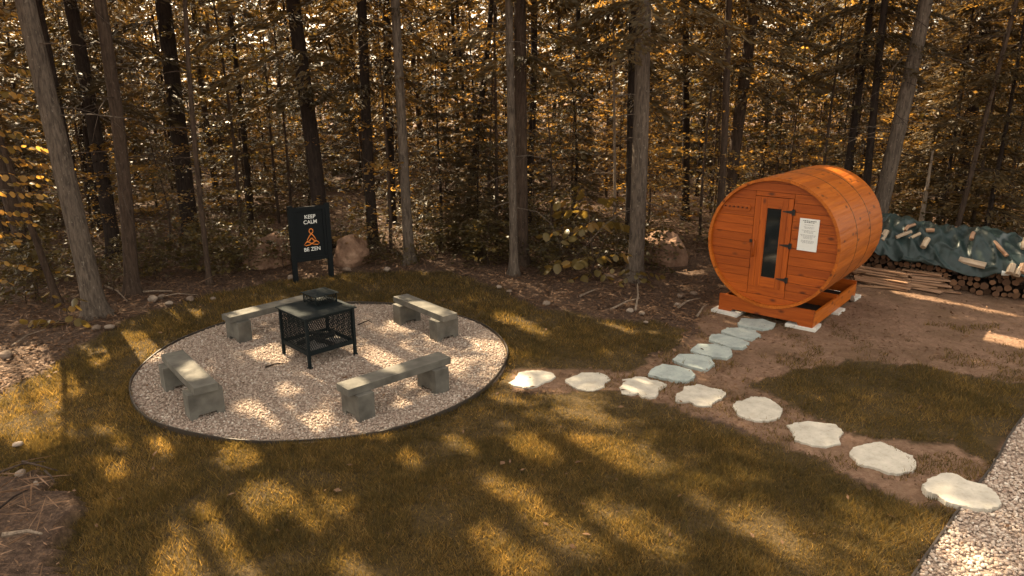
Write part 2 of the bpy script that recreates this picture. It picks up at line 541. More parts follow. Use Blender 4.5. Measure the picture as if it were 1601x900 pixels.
def ground():
    near_x = np.arange(-11, 11.01, 0.085)
    near_y = np.arange(2.0, 17.01, 0.085)
    ext = np.array([0.3, 0.8, 1.6, 3, 5, 8, 12, 18, 27, 40, 60, 90, 140, 220, 400])
    X = np.concatenate([-11 - ext[::-1], near_x, 11 + ext])
    Y = np.concatenate([2 - ext[::-1], near_y, 17 + ext])
    gx, gy = np.meshgrid(X, Y)
    P = np.c_[gx.ravel(), gy.ravel()]
    lawn, soil, mound = masks(P)
    path = inside(PATH_POLY, P)
    forest = ~(lawn | soil | mound | path) & (np.hypot(P[:, 0] - PIT_C.x, P[:, 1] - PIT_C.y) > PIT_R)
    forest &= (P[:, 1] > 4)
    z = (fbm(P, 1.1, 50) - 0.5) * 0.035
    z += forest * (fbm(P, 0.9, 60) - 0.35) * 0.16 * np.clip((P[:, 1] - 11) / 2, 0.3, 1.5)
    z += mound * (0.02 + (fbm(P, 2.4, 70)) * 0.14)
    z -= soil * 0.008
    z[path | (np.hypot(P[:, 0] - PIT_C.x, P[:, 1] - PIT_C.y) < PIT_R + 0.08)] = -0.035
    verts = np.c_[P, z]
    nx = len(X)
    i = (np.arange(len(Y) - 1)[:, None] * nx + np.arange(nx - 1)[None]).ravel()
    faces = np.c_[i, i + 1, i + nx + 1, i + nx]
    k = Nodes('ground')
    pos = k.world_pos()
    n1 = k.noise(pos, 1.4, 5)
    n2 = k.noise(pos, 22, 5, 0.7)
    n3 = k.noise(pos, 90, 3, 0.6)
    lit = k.ramp(n2, [(0.25, (0.030, 0.019, 0.013)), (0.5, (0.080, 0.050, 0.034)), (0.72, (0.17, 0.105, 0.070))])
    so = k.ramp(n2, [(0.25, (0.215, 0.125, 0.080)), (0.55, (0.36, 0.225, 0.150)), (0.8, (0.50, 0.34, 0.24))])
    so = k.mix(k.ramp(n1, [(0.42, (0, 0, 0)), (0.66, (.65, .65, .65))]), so, (0.13, 0.085, 0.045))
    so = k.mix(k.ramp(k.noise(pos, 7.0, 6, 0.75), [(0.38, (0, 0, 0)), (0.62, (.55, .55, .55))]), so, (0.13, 0.078, 0.050))
    so = k.mix(k.math('MULTIPLY', n3, 0.6), so, (0.10, 0.055, 0.034))
    gr = k.ramp(n2, [(0.3, (0.028, 0.020, 0.010)), (0.7, (0.105, 0.068, 0.027))])
    at = k.attr('mask')
    sp = k.n('ShaderNodeSeparateColor')
    k.l(at.outputs['Color'], sp.inputs[0])
    cc = k.mix(sp.outputs[1], lit, so)
    cc = k.mix(sp.outputs[0], cc, gr)
    k.color(cc).rough(0.95, 0.15).bump(k.math('ADD', n2, k.math('MULTIPLY', n3, 0.6)), 0.9, 0.03)
    me = indexed_mesh('ground', verts, faces, k.m, True)
    a = me.color_attributes.new('mask', 'FLOAT_COLOR', 'POINT')
    c = np.zeros((len(P), 4), np.float32)
    c[:, 0] = lawn
    c[:, 1] = soil | path | (np.hypot(P[:, 0] - PIT_C.x, P[:, 1] - PIT_C.y) < PIT_R + 0.25)
    c[:, 3] = 1
    a.data.foreach_set('color', c.ravel())
    tag(link('ground', me), kind='structure')
ground()

def grass():
    V, RN = [], []
    def sow(n, x0, x1, y0, y1, hmin, hmax, w, keep):
        P = np.c_[rng.uniform(x0, x1, n), rng.uniform(y0, y1, n)]
        lawn, soil, mound = masks(P)
        path = inside(PATH_POLY, P)
        # thin and patchy at the edges
        d = np.minimum(seg_dist(LAWN[0], P), seg_dist(LAWN[1], P))
        patch = fbm(P, 1.7, 90)
        ok = lawn & ~path & (rng.random(n) < np.clip(0.25 + d * 2.2, 0, 1)) & (rng.random(n) < np.clip((patch - 0.24) * 4.0, 0.28, 1))
        ok |= soil & ~path & (fbm(P, 2.6, 120) > 0.50) & (rng.random(n) < 0.22)
        # only what the picture can show
        vis = np.abs(P[:, 0]) < (P[:, 1] + 1.2) * 0.80
        P = P[ok & vis & keep(P)]
        st = np.zeros(len(P), bool)
        for q in STONE_POLYS: st |= inside([(c_[0] * .93 + .07 * q[0][0], c_[1] * .93 + .07 * q[0][1]) for c_ in q], P)
        P = P[~st]
        n = len(P)
        h = rng.uniform(hmin, hmax, n) * (0.65 + 0.7 * vnoise(P, 2.2, 77)) * (0.7 + 0.6 * vnoise(P, 9.0, 78))
        a = rng.uniform(0, 2 * np.pi, n)
        lean = rng.uniform(0.2, 1.15, n) * h
        la = rng.uniform(0, 2 * np.pi, n)
        ww = w * rng.uniform(0.6, 1.3, n) * (0.8 + 0.03 * P[:, 1])
        b = np.c_[P, np.full(n, -0.012)]
        s = np.c_[np.cos(a), np.sin(a), np.zeros(n)] * ww[:, None] / 2
        t = b + np.c_[np.cos(la) * lean, np.sin(la) * lean, h]
        V.append(np.stack([b - s, b + s, t], 1).reshape(-1, 3))
        RN.append(np.clip(rng.normal(0.46, 0.24, n) + (fbm(P, 1.2, 91) - 0.5) * 0.6 + (vnoise(P, 8.0, 95) - .5) * .3, 0, 1))
    yes = lambda P: np.ones(len(P), bool)
    sow(320000, -5.5, 4.8, 3.9, 6.6, 0.03, 0.078, 0.0085, yes)
    sow(290000, -7.5, 8.0, 6.6, 10.2, 0.03, 0.075, 0.0095, yes)
    sow(90000, -7.5, 5.0, 10.2, 13.6, 0.04, 0.09, 0.011, yes)
    me = np_mesh('grass', np.concatenate(V), 3, M['grass'], np.concatenate(RN))
    tag(link('grass', me), 'short olive brown lawn grass with bare thin patches', 'grass', kind='stuff')

# ------------------------------------------------------------------ gravel
ICO = None
def pebbles(name, P, size, z, label):
    t = (1 + 5 ** .5) / 2
    base = np.array([(-1, t, 0), (1, t, 0), (-1, -t, 0), (1, -t, 0), (0, -1, t), (0, 1, t), (0, -1, -t), (0, 1, -t), (t, 0, -1), (t, 0, 1), (-t, 0, -1), (-t, 0, 1)]) / 1.9
    fc = np.array([(0, 11, 5), (0, 5, 1), (0, 1, 7), (0, 7, 10), (0, 10, 11), (1, 5, 9), (5, 11, 4), (11, 10, 2), (10, 7, 6), (7, 1, 8), (3, 9, 4), (3, 4, 2), (3, 2, 6), (3, 6, 8), (3, 8, 9), (4, 9, 5), (2, 4, 11), (6, 2, 10), (8, 6, 7), (9, 8, 1)])
    if len(P) > 15000:
        base = np.array([(1, 0, 0), (-1, 0, 0), (0, 1, 0), (0, -1, 0), (0, 0, 1), (0, 0, -1)], float)
        fc = np.array([(0, 2, 4), (2, 1, 4), (1, 3, 4), (3, 0, 4), (2, 0, 5), (1, 2, 5), (3, 1, 5), (0, 3, 5)])
    n = len(P)
    s = size * rng.uniform(0.55, 1.35, (n, 1, 1)) * rng.uniform(0.7, 1.25, (n, 1, 3)) * np.array([1, 0.85, 0.6])
    b = base[None] * s * rng.uniform(0.8, 1.2, (n, len(base), 1))
    a, e = rng.uniform(0, 6.28, n), rng.normal(0, 0.5, n)
    ca, sa, ce, se = np.cos(a), np.sin(a), np.cos(e), np.sin(e)
    x, y, zz = b[..., 0], b[..., 1], b[..., 2]
    x, zz = x * ce[:, None] + zz * se[:, None], -x * se[:, None] + zz * ce[:, None]
    x, y = x * ca[:, None] - y * sa[:, None], x * sa[:, None] + y * ca[:, None]
    V = np.stack([x + P[:, :1], y + P[:, 1:2], zz + z + rng.uniform(-0.3, 0.5, (n, 1)) * size], -1)
    faces = (fc[None] + (np.arange(n) * len(base))[:, None, None]).reshape(-1, 3)
    me = indexed_mesh(name, V.reshape(-1, 3), faces, M['pebble'])
    at = me.attributes.new('rnd', 'FLOAT', 'POINT')
    at.data.foreach_set('value', np.repeat(np.clip(rng.normal(0.5, 0.24, n), 0, 1).astype(np.float32), len(base)))
    return tag(link(name, me), label, 'gravel', kind='stuff')

def gravel():
    n = 96
    disc = [(PIT_C.x + (PIT_R + 0.01) * math.cos(2 * math.pi * i / n), PIT_C.y + (PIT_R + 0.01) * math.sin(2 * math.pi * i / n)) for i in range(n)]
    tag(MB().prism(disc, -0.06, 0.008).build('gravel_bed', M['gravel_bed']), kind='structure')
    bed = [(p.x, p.y) for p in PATH_POLY]
    tag(MB().prism(bed, -0.06, 0.006).build('gravel_path', M['gravel_bed']), kind='structure')
    N = 44000
    rr = PIT_R * np.sqrt(rng.random(N)) * 0.995
    th = rng.uniform(0, 6.2832, N)
    pebbles('pit_gravel', np.c_[PIT_C.x + rr * np.cos(th), PIT_C.y + rr * np.sin(th)], 0.0152, 0.014, 'pinkish beige gravel filling the round seating area')
    P = np.c_[rng.uniform(2.6, 9, 60000), rng.uniform(3.0, 8.6, 60000)]
    P = P[inside(PATH_POLY, P) & (P[:, 0] < P[:, 1] * 0.74 + 1.5)]
    pebbles('path_gravel', P[:14990], 0.0175, 0.014, 'beige gravel of the path beside the lawn')
    # edging strips
    ring = MB()
    pts = []
    for i in range(140):
        a = 2 * math.pi * i / 140
        r = PIT_R + 0.012 + 0.012 * math.sin(5 * a) + 0.008 * math.sin(11 * a + 1)
        pts.append((PIT_C.x + r * math.cos(a), PIT_C.y + r * math.sin(a), 0.045 + 0.014 * math.sin(3 * a + 2)))
    v, f = [], []
    for i, p in enumerate(pts):
        q = Vector((p[0] - PIT_C.x, p[1] - PIT_C.y, 0)).normalized()
        for s, z in ((-0.006, -0.05), (-0.006, p[2]), (0.008, p[2]), (0.008, -0.05)):
            v.append((p[0] + q.x * s, p[1] + q.y * s, z))
    for i in range(140):
        j = (i + 1) % 140
        for k in range(3):
            f.append((i * 4 + k, j * 4 + k, j * 4 + k + 1, i * 4 + k + 1))
    e = ring.add(v, f).build('garden_edging', M['edging'])
    tag(e, 'thin dark edging strip bent in a circle round the gravel seating area', 'edging')
    ring = MB()
    line = [G(1440, 884) + (G(1440, 884) - G(1490, 812)) * 1.3] + PATH_EDGE
    for a, b in zip(line[:-1], line[1:]):
        d = (b - a)
        for q in range(3):
            s0, s1 = a + d * (q / 3), a + d * ((q + 1.02) / 3)
            w = Vector((rnd.uniform(-.006, .006), rnd.uniform(-.006, .006), 0))
            ring.bar(s0 + w + Vector((0, 0, -0.014)), s1 + w + Vector((0, 0, -0.014)), 0.016, 0.10)
    tag(ring.build('garden_edging', M['edging']), 'straight dark edging strip between the lawn and the gravel path', 'edging')
gravel()

# ------------------------------------------------------------------ stepping stones
STONE_POLYS = []
def stones():
    Z1 = lambda ox, oy, s, pts: [(ox + x / s, oy + y / s) for x, y in pts]
    A = lambda *p: Z1(780, 540, 5, p)
    B = lambda *p: Z1(1000, 480, 5.625, p)
    C = lambda *p: Z1(1200, 600, 3, p)
    cream = [
        (A((75, 290), (125, 262), (155, 210), (230, 195), (320, 192), (420, 212), (440, 240), (415, 262), (355, 285), (300, 318), (210, 330), (120, 310)),
         'cream stepping stone with a pointed end, next to the round edging'),
        (A((517, 268), (560, 245), (610, 228), (650, 210), (780, 210), (850, 235), (875, 265), (830, 295), (820, 325), (760, 345), (690, 355), (600, 330), (550, 300)),
         'cream lens-shaped stepping stone, second from the round gravel area'),
        (A((945, 325), (975, 290), (970, 265), (1040, 255), (1060, 240), (1140, 245), (1185, 265), (1240, 272), (1310, 300), (1285, 325), (1250, 345), (1230, 402), (1120, 400), (1090, 370), (1040, 380), (960, 375)),
         'cream stepping stone with a notched edge, third from the round gravel area'),
        (B((315, 800), (325, 760), (380, 735), (385, 695), (440, 690), (480, 688), (500, 675), (560, 685), (610, 705), (720, 725), (765, 760), (740, 790), (680, 815), (640, 840), (630, 868), (500, 865), (450, 830), (330, 832)),
         'cream stepping stone at the fork where the blue stones branch off'),
        ([(1145, 634), (1150, 627.5), (1163.5, 625), (1174, 619.5), (1184, 620), (1197, 620.4), (1210, 627), (1219, 633), (1224, 640), (1220, 652), (1203, 657), (1183, 657), (1167, 653), (1153, 647)],
         'cream stepping stone just past the fork towards the gravel path'),
        (C((93, 192), (130, 182), (190, 172), (320, 190), (358, 225), (335, 248), (345, 278), (275, 293), (210, 285), (130, 262), (120, 225)),
         'cream stepping stone with scalloped sides, third from the gravel path'),
        (C((385, 325), (405, 298), (450, 280), (530, 270), (580, 290), (640, 320), (680, 335), (700, 382), (680, 408), (610, 420), (570, 415), (500, 390), (430, 375)),
         'cream stepping stone second from the gravel path'),
        (C((732, 470), (760, 440), (830, 415), (880, 420), (950, 455), (1020, 470), (1060, 500), (1095, 545), (1085, 575), (1040, 585), (985, 585), (930, 570), (850, 555), (800, 520), (745, 500)),
         'large cream stepping stone lying over the edging onto the gravel path'),
    ]
    blue = [
        (B((80, 580), (100, 540), (200, 500), (330, 512), (440, 545), (490, 590), (470, 620), (420, 645), (330, 640), (210, 620), (90, 592)), 'rounded blue grey stepping stone, first of the row at the fork'),
        (B((285, 455), (350, 412), (500, 410), (630, 440), (660, 500), (580, 552), (470, 525), (340, 485)), 'pale blue grey angular stepping stone, second of the row from the fork'),
        (B((443, 375), (510, 322), (660, 320), (800, 360), (815, 415), (765, 443), (640, 435), (520, 405)), 'blue grey angular stepping stone, third of the row from the fork'),
        (B((615, 285), (625, 240), (700, 232), (840, 262), (970, 310), (910, 355), (790, 345), (700, 318)), 'blue grey wedge-shaped stepping stone, third from the barrel sauna'),
        (B((715, 210), (770, 180), (900, 178), (1020, 205), (1065, 245), (985, 278), (860, 262), (770, 230)), 'blue grey stepping stone, second from the barrel sauna'),
        (B((868, 130), (900, 97), (1080, 102), (1195, 140), (1165, 178), (1080, 188), (960, 172), (870, 155)), 'darker blue grey stepping stone right in front of the barrel sauna'),
    ]
    for grp, mat, gname in ((cream, 'stone_cream', 'cream stepping stones across the lawn'), (blue, 'stone_blue', 'blue grey stepping stones to the sauna')):
        for outline, label in grp:
            ztop = 0.050 if 'onto the gravel' in label else (0.019 if mat == 'stone_cream' else 0.032)
            P = [G(u, v, ztop) for u, v in outline]
            c = sum(P, Vector()) / len(P)
            # refine the outline with small chips
            Q = []
            for i in range(len(P)):
                a, b = P[i], P[(i + 1) % len(P)]
                for t in (0, 0.2, 0.4, 0.6, 0.8):
                    q = a.lerp(b, t)
                    q = q + (q - c).normalized() * rnd.uniform(-0.009, 0.012)
                    Q.append((q.x - c.x, q.y - c.y))
            STONE_POLYS.append([(q[0] + c.x, q[1] + c.y) for q in Q])
            o = MB().prism(Q, -0.03, ztop, 0.003).build('stepping_stone', M[mat], loc=(c.x, c.y, 0))
            tag(o, label, 'stone', gname)
stones()

grass()

# ------------------------------------------------------------------ benches
def bench(corners_px, zt, sup_f, label, flip=False):
    """seat slab from its four measured top corners; two notched block supports across it"""
    P = [G(u, v, zt) for u, v in corners_px]          # end a (0,1), end b (2,3)
    a, b = (P[0] + P[1]) / 2, (P[2] + P[3]) / 2
    d = b - a
    L, rz, c = max(d.length, 1.30), math.atan2(d.y, d.x), (a + b) / 2
    if d.length < 1.2: c = a + d.normalized() * L / 2
    W, T = 0.25, 0.085
    e = empty('bench', (c.x, c.y, 0), rz)
    tag(e, label, 'bench', 'grey block benches round the fire pit')
    MB().box((0, 0, zt - T / 2), (L, W, T)).build('seat', M['concrete'], e, 0.004)
    for s in sup_f:
        w, h, dd = 0.20, zt - T, 0.37
        sx = s * L / 2
        m = MB()
        n = 0.055
        prof = [(-dd / 2, -0.03), (-dd / 2 + 0.09, -0.03), (-dd / 2 + 0.09, n), (dd / 2 - 0.09, n), (dd / 2 - 0.09, -0.03), (dd / 2, -0.03), (dd / 2, h - 0.003), (-dd / 2, h - 0.003)]
        k = len(prof)
        v = [(sx + sxn * w / 2, y, z) for sxn in (-1, 1) for y, z in prof]
        f = [tuple(range(k))[::-1], tuple(range(k, 2 * k))] + [(i, (i + 1) % k, k + (i + 1) % k, k + i) for i in range(k)]
        m.add(v, f).build('support_block', M['concrete'], e, 0.005)
    return e
bench([(526.6, 599), (543, 609), (703.4, 558.8), (686.3, 548.6)], 0.40, (-0.74, 0.74), 'grey bench in front of the fire pit, on the lawn side of the gravel circle')
bench([(616.8, 463.5), (635.2, 458.7), (713.1, 488.5), (694, 495)], 0.40, (-0.74, 0.74), 'grey bench beside the fire pit, on the stepping stone side of the gravel circle')
bench([(252, 554), (286.7, 547.5), (338, 597.5), (304, 606)], 0.40, (-0.74, 0.76), 'grey bench farthest from the stepping stones, end touching the edging')
bench([(349.4, 490.6), (356, 496.3), (466, 470), (460, 464)], 0.40, (-0.74, 0.74), 'grey bench behind the fire pit, in front of the black sign')

# ------------------------------------------------------------------ fire pit
def fire_pit():
    c = Vector((-2.60, 8.90))
    e = empty('fire_pit', (c.x, c.y, 0), R(45))
    tag(e, 'black steel square fire pit table with mesh sides and small chimney cap', 'fire pit')
    S, H = 0.68, 0.69
    h = S / 2
    bs = M['black_steel']
    MB().box((0, 0, H - 0.008), (0.77, 0.77, 0.016)).build('table_top', bs, e, 0.003)
    for sx in (-1, 1):
        for sy in (-1, 1):
            m = MB().box((sx * h, sy * h, (H - 0.02) / 2 - 0.01), (0.038, 0.038, H - 0.004))
            leg = m.build('leg', bs, e, 0.003)
            MB().box((sx * h, sy * h, 0.012), (0.06, 0.06, 0.024)).build('foot', bs, leg)
    z0, z1 = 0.235, 0.655
    for k in range(4):
        A = Matrix.Rotation(k * math.pi / 2, 4, 'Z')
        def T(x, y, z): return A @ Vector((x, y, z))
        m = MB()
        m.bar(T(-h + .02, -h, z1), T(h - .02, -h, z1), 0.02, 0.03)
        m.build('upper_rail', bs, e)
        m = MB()
        m.bar(T(-h + .02, -h, z0 - .03), T(h - .02, -h, z0 - .03), 0.016, 0.06)
        m.build('tray_side', bs, e)
        # expanded metal: two families of diagonal strands clipped to the panel
        m = MB()
        x0, x1 = -h + 0.02, h - 0.02
        step, sl = 0.031, 1.75
        for sg in (-1, 1):
            t = x0 - (z1 - z0) / sl
            while t < x1 + (z1 - z0) / sl:
                # line x = t + (z - z0) / sl * sg
                a_, b_ = (t, z0), (t + sg * (z1 - z0) / sl, z1)
                xa, za, xb, zb = a_[0], a_[1], b_[0], b_[1]
                if max(xa, xb) > x0 and min(xa, xb) < x1:
                    def clip(xa, za, xb, zb):
                        out = []
                        for (x, z, X, Z) in ((xa, za, xb, zb), (xb, zb, xa, za)):
                            if x < x0: z += (Z - z) * (x0 - x) / (X - x); x = x0
                            if x > x1: z += (Z - z) * (x1 - x) / (X - x); x = x1
                            out.append((x, z))
                        return out
                    (p, q), (r_, s_) = clip(xa, za, xb, zb)
                    if abs(q - s_) > 0.01:
                        m.bar(T(p, -h - 0.002 * sg, q), T(r_, -h - 0.002 * sg, s_), 0.0055, 0.0055)
                t += step
        m.build('mesh_panel', bs, e)
    MB().box((0, 0, 0.195), (S - 0.03, S - 0.03, 0.012)).build('fire_tray', bs, e)
    for i in range(5):
        a = rnd.uniform(0, 3.1)
        p = Vector((rnd.uniform(-.14, .14), rnd.uniform(-.14, .14), 0.235 + 0.012 * i))
        q = Vector((math.cos(a), math.sin(a), 0.05)) * 0.17
        o = MB().tube([p - q, p, p + q], [0.03, 0.033, 0.028], 7).build('charred_log', M['char'], loc=(c.x, c.y, 0))
        tag(o, 'charred log lying in the ash of the fire pit tray', 'log', 'burnt logs in the fire pit')
    # ash heap on the tray
    v, f = [], []
    for i in range(13):
        for j in range(13):
            x, y = -0.3 + 0.05 * i, -0.3 + 0.05 * j
            v.append((x, y, 0.2035 + 0.035 * max(0, 1 - (x * x + y * y) / 0.09) * (0.5 + rnd.random())))
    for i in range(12):
        for j in range(12):
            f.append((i * 13 + j, (i + 1) * 13 + j, (i + 1) * 13 + j + 1, i * 13 + j + 1))
    MB().add(v, f).build('ash_bed', M['ash'], e, smooth=True)
    # chimney cap
    hc, zc, cs = 0.155, 0.70, 0.16
    for sx in (-1, 1):
        for sy in (-1, 1):
            MB().box((sx * hc + cs, sy * hc + cs, zc + 0.055), (0.014, 0.014, 0.125)).build('cap_post', bs, e)
    for k in range(4):
        A = Matrix.Rotation(k * math.pi / 2, 4, 'Z')
        m = MB()
        for i in range(-6, 15):
            for sg in (-1, 1):
                x = -hc + i * 0.034
                xa, xb = x, x + sg * 0.065
                if min(xa, xb) > -hc and max(xa, xb) < hc:
                    m.bar(A @ Vector((xa, -hc - .001 * sg, zc)) + Vector((cs, cs, 0)), A @ Vector((xb, -hc - .001 * sg, zc + 0.115)) + Vector((cs, cs, 0)), 0.004, 0.004)
        m.build('cap_mesh', bs, e)
    r = 0.185
    zr = zc + 0.118
    m = MB().add([(-r, -r, zr), (r, -r, zr), (r, r, zr), (-r, r, zr), (-r, -r, zr + .008), (r, -r, zr + .008), (r, r, zr + .008), (-r, r, zr + .008), (0, 0, zr + 0.055)],
                 [(3, 2, 1, 0), (0, 1, 5, 4), (1, 2, 6, 5), (2, 3, 7, 6), (3, 0, 4, 7), (4, 5, 8), (5, 6, 8), (6, 7, 8), (7, 4, 8)])
    m.v = [(x + cs, y + cs, z) for x, y, z in m.v]
    m.build('cap_roof', bs, e)
fire_pit()

# ------------------------------------------------------------------ sign
def text_mesh(s, size, mat, name):
    cu = bpy.data.curves.new(name, 'FONT')
    cu.body = s
    cu.size = size
    cu.align_x = 'CENTER'
    cu.extrude = 0.0015
    cu.offset = size * 0.008
    t = bpy.data.objects.new(name, cu)
    col.objects.link(t)
    bpy.context.view_layer.update()
    me = bpy.data.meshes.new_from_object(t.evaluated_get(bpy.context.evaluated_depsgraph_get()))
    bpy.data.objects.remove(t)
    bpy.data.curves.remove(cu)
    me.name = name
    me.materials.clear()
    me.materials.append(mat)
    return me

def zen_sign():
    a, b = Vector((-4.02, 12.62, 0)), Vector((-3.46, 13.02, 0))
    d = b - a
    W = d.length
    rz = math.atan2(d.y, d.x)
    c = (a + b) / 2
    e = empty('notice_sign', (c.x, c.y, 0), rz)
    tag(e, 'black framed sign on two posts reading keep calm be zen', 'sign')
    sp = M['sign_paint']
    for s in (-1, 1):
        MB().box((s * W / 2, 0, 0.69), (0.085, 0.085, 1.46)).build('post', sp, e, 0.005)
    MB().box((0, 0.006, 0.87), (W - 0.08, 0.03, 0.94)).build('panel', sp, e)
    for z in (0.405, 1.345):
        MB().box((0, -0.004, z), (W - 0.086, 0.06, 0.075)).build('frame_rail', sp, e, 0.004)
    for s in (-1, 1):
        MB().box((s * (W / 2 - 0.068), -0.004, 0.875), (0.05, 0.05, 0.862)).build('frame_stile', sp, e, 0.004)
    yf = -0.0115
    for s, z, sz in (('KEEP', 1.16, 0.098), ('CALM', 1.062, 0.098), ('BE ZEN', 0.55, 0.098)):
        o = link('lettering', text_mesh(s, sz, M['lettering_white'], 'lettering'), e, (0.012, yf, z), (math.pi / 2, 0, 0))
    # meditating figure drawn with one looping line
    m = MB()
    def stroke(pts, w):
        P = [Vector((x, yf - 0.001, z)) for x, z in pts]
        m.tube(P, [w] * len(P), 6)
    cx, cz = 0.012, 0.66
    k = 0.34
    head = [(cx + 0.105 * k * math.cos(t) * 1.0, cz + 0.77 * k + 0.125 * k * math.sin(t)) for t in np.linspace(-1.9, 4.9, 28)]
    sl = []
    for t in np.linspace(0, 1, 22):
        sl.append(t)
    leftarm = [(cx + 0.03 * k, cz + 0.66 * k), (cx - 0.10 * k, cz + 0.52 * k), (cx - 0.22 * k, cz + 0.34 * k), (cx - 0.26 * k, cz + 0.24 * k), (cx - 0.16 * k, cz + 0.22 * k), (cx - 0.02 * k, cz + 0.38 * k), (cx + 0.04 * k, cz + 0.34 * k), (cx + 0.14 * k, cz + 0.20 * k)]
    rightarm = [(2 * cx - x, z) for x, z in leftarm]
    lap1 = [(cx - 0.14 * k, cz + 0.24 * k), (cx - 0.34 * k, cz + 0.16 * k), (cx - 0.42 * k, cz + 0.05 * k), (cx - 0.32 * k, cz - 0.01 * k), (cx - 0.12 * k, cz + 0.02 * k), (cx + 0.12 * k, cz + 0.14 * k), (cx + 0.30 * k, cz + 0.22 * k)]
    lap2 = [(2 * cx - x, z) for x, z in lap1]
    for s_ in (head, leftarm, rightarm, lap1, lap2):
        stroke(s_, 0.0095)
    # flatten the line to paint thickness
    m.v = [(x, yf + (y - yf) * 0.25, z) for x, y, z in m.v]
    m.build('painted_figure', M['figure_orange'], e, smooth=True)
zen_sign()

# ------------------------------------------------------------------ barrel sauna
def sauna():
    yaw, Rr, L = -0.70, 0.995, 2.29
    cf = Vector((3.88, 10.335, 0))
    zc = 1.215
    e = empty('barrel_sauna', cf, yaw)
    tag(e, 'orange stained wooden barrel sauna with a narrow glass door', 'sauna')
    n, th = 46, 0.042
    # one stave, shared by all
    half = math.pi / n
    ang = [-half * 0.99, -half * 0.5, 0, half * 0.5, half * 0.99]
    prof = [((Rr - (0.0022 if k in (0, 4) else 0)) * math.sin(a), (Rr - (0.0022 if k in (0, 4) else 0)) * math.cos(a)) for k, a in enumerate(ang)] + [((Rr - th) * math.sin(a), (Rr - th) * math.cos(a)) for a in (ang[4], ang[0])]
    k = len(prof)
    v = [(x, y, z) for y in (0, L) for x, z in prof]
    f = [tuple(range(k)), tuple(range(k, 2 * k))[::-1]] + [(i, k + i, k + (i + 1) % k, (i + 1) % k) for i in range(k)]
    sm = MB().add(v, f).mesh('stave', M['cedar_y'])
    for i in range(n):
        link('stave', sm, e, (0, rnd.uniform(-.003, .003), zc), (0, 2 * math.pi * i / n, 0))
    # steel bands
    for y in (0.83, 1.55):
        m = MB()
        vv, ff = [], []
        N = 72
        for i in range(N):
            a = 2 * math.pi * i / N
            for r, yy in ((Rr - .002, y - .011), (Rr + .0035, y - .011), (Rr + .0035, y + .011), (Rr - .002, y + .011)):
                vv.append((r * math.sin(a), yy, zc + r * math.cos(a)))
        for i in range(N):
            j = (i + 1) % N
            for q in range(4):
                ff.append((i * 4 + q, j * 4 + q, j * 4 + (q + 1) % 4, i * 4 + (q + 1) % 4))
        m.add(vv, ff).build('band', M['band_steel'], e)
    # end walls of horizontal boards
    ri = Rr - th - 0.001
    dw0, dw1, dz0, dz1 = -0.305, 0.262, -0.69, 0.70
    bh = 0.133
    def board(z0, z1, x0, x1, y, t):
        """board between z0 and z1 cut to the circle; x0/x1 limit it"""
        zs = np.linspace(z0, z1, 5)
        pts = []
        for z in zs:
            w = math.sqrt(max(ri * ri - z * z, 0))
            pts.append((max(-w, x0), min(w, x1), z))
        pts = [p for p in pts if p[1] - p[0] > 0.004]
        if len(pts) < 2: return
        right = [(p[1], p[2]) for p in pts]
        left = [(p[0], p[2]) for p in pts][::-1]
        poly = right + left
        kk = len(poly)
        ch = 0.0035
        v = [(x, y, zc + z) for x, z in poly] + [(x, y + t, zc + z) for x, z in poly]
        f = [tuple(range(kk)), tuple(range(kk, 2 * kk))[::-1]] + [(i, kk + i, kk + (i + 1) % kk, (i + 1) % kk) for i in range(kk)]
        MB().add(v, f).build('wall_board', M['cedar_x'], e)
    z = -ri
    rows = []
    while z < ri - 0.005:
        rows.append((z + 0.0022, min(z + bh - 0.0022, ri)))
        z += bh
    for z0, z1 in rows:
        y = 0.055 + rnd.uniform(0, 0.003)
        if z1 > dz0 and z0 < dz1:
            # beside the door, plus what is above or below the opening
            board(z0, z1, -2, dw0 - 0.009, y, 0.035)
            board(z0, z1, dw1 + 0.009, 2, y, 0.035)
            if z0 < dz0: board(z0, min(z1, dz0), dw0 - 0.003, dw1 + 0.003, y, 0.035)
            if z1 > dz1: board(max(z0, dz1 + .009), z1, dw0 - 0.003, dw1 + 0.003, y, 0.035)
        else:
            board(z0, z1, -2, 2, y, 0.035)
        board(z0, z1, -2, 2, L - 0.09, 0.035)
    # door: stiles, rails, glass
    W, H = dw1 - dw0, dz1 - dz0
    door = empty('door', (0, 0, zc))
    door.parent = e
    yd = 0.045
    def plank(x0, x1, z0, z1, nm, mat, par, y=yd, t=0.04, bev=0.003):
        return MB().box(((x0 + x1) / 2, y + t / 2, (z0 + z1) / 2), (x1 - x0, t, z1 - z0)).build(nm, mat, par, bev)
    gx0, gx1, gz0, gz1 = -0.128, 0.106, -0.525, 0.535
    cz_, cx_ = M['cedar_z'], M['cedar_x']
    plank(dw0, dw0 + 0.085, dz0, dz1, 'stile', cz_, door)
    plank(dw0 + 0.0875, gx0, dz0, dz1, 'stile', cz_, door)
    plank(gx1, gx1 + 0.078, dz0, dz1, 'stile', cz_, door)
    plank(gx1 + 0.0805, dw1, dz0, dz1, 'stile', cz_, door)
    plank(gx0 + 0.001, gx1 - 0.001, gz1, dz1 - 0.001, 'rail', cx_, door)
    plank(gx0 + 0.001, gx1 - 0.001, dz0 + 0.001, gz0, 'rail', cx_, door)
    plank(gx0 - 0.01, gx1 + 0.01, gz0 - 0.01, gz1 + 0.01, 'pane', M['glass'], door, yd + 0.016, 0.01, 0)
    for x0, x1, z0, z1 in ((gx0 + .001, gx0 + .011, gz0 + .001, gz1 - .001), (gx1 - .011, gx1 - .001, gz0 + .001, gz1 - .001)):
        plank(x0, x1, z0, z1, 'glazing_bead', cz_, door, yd + 0.004, 0.012, 0)
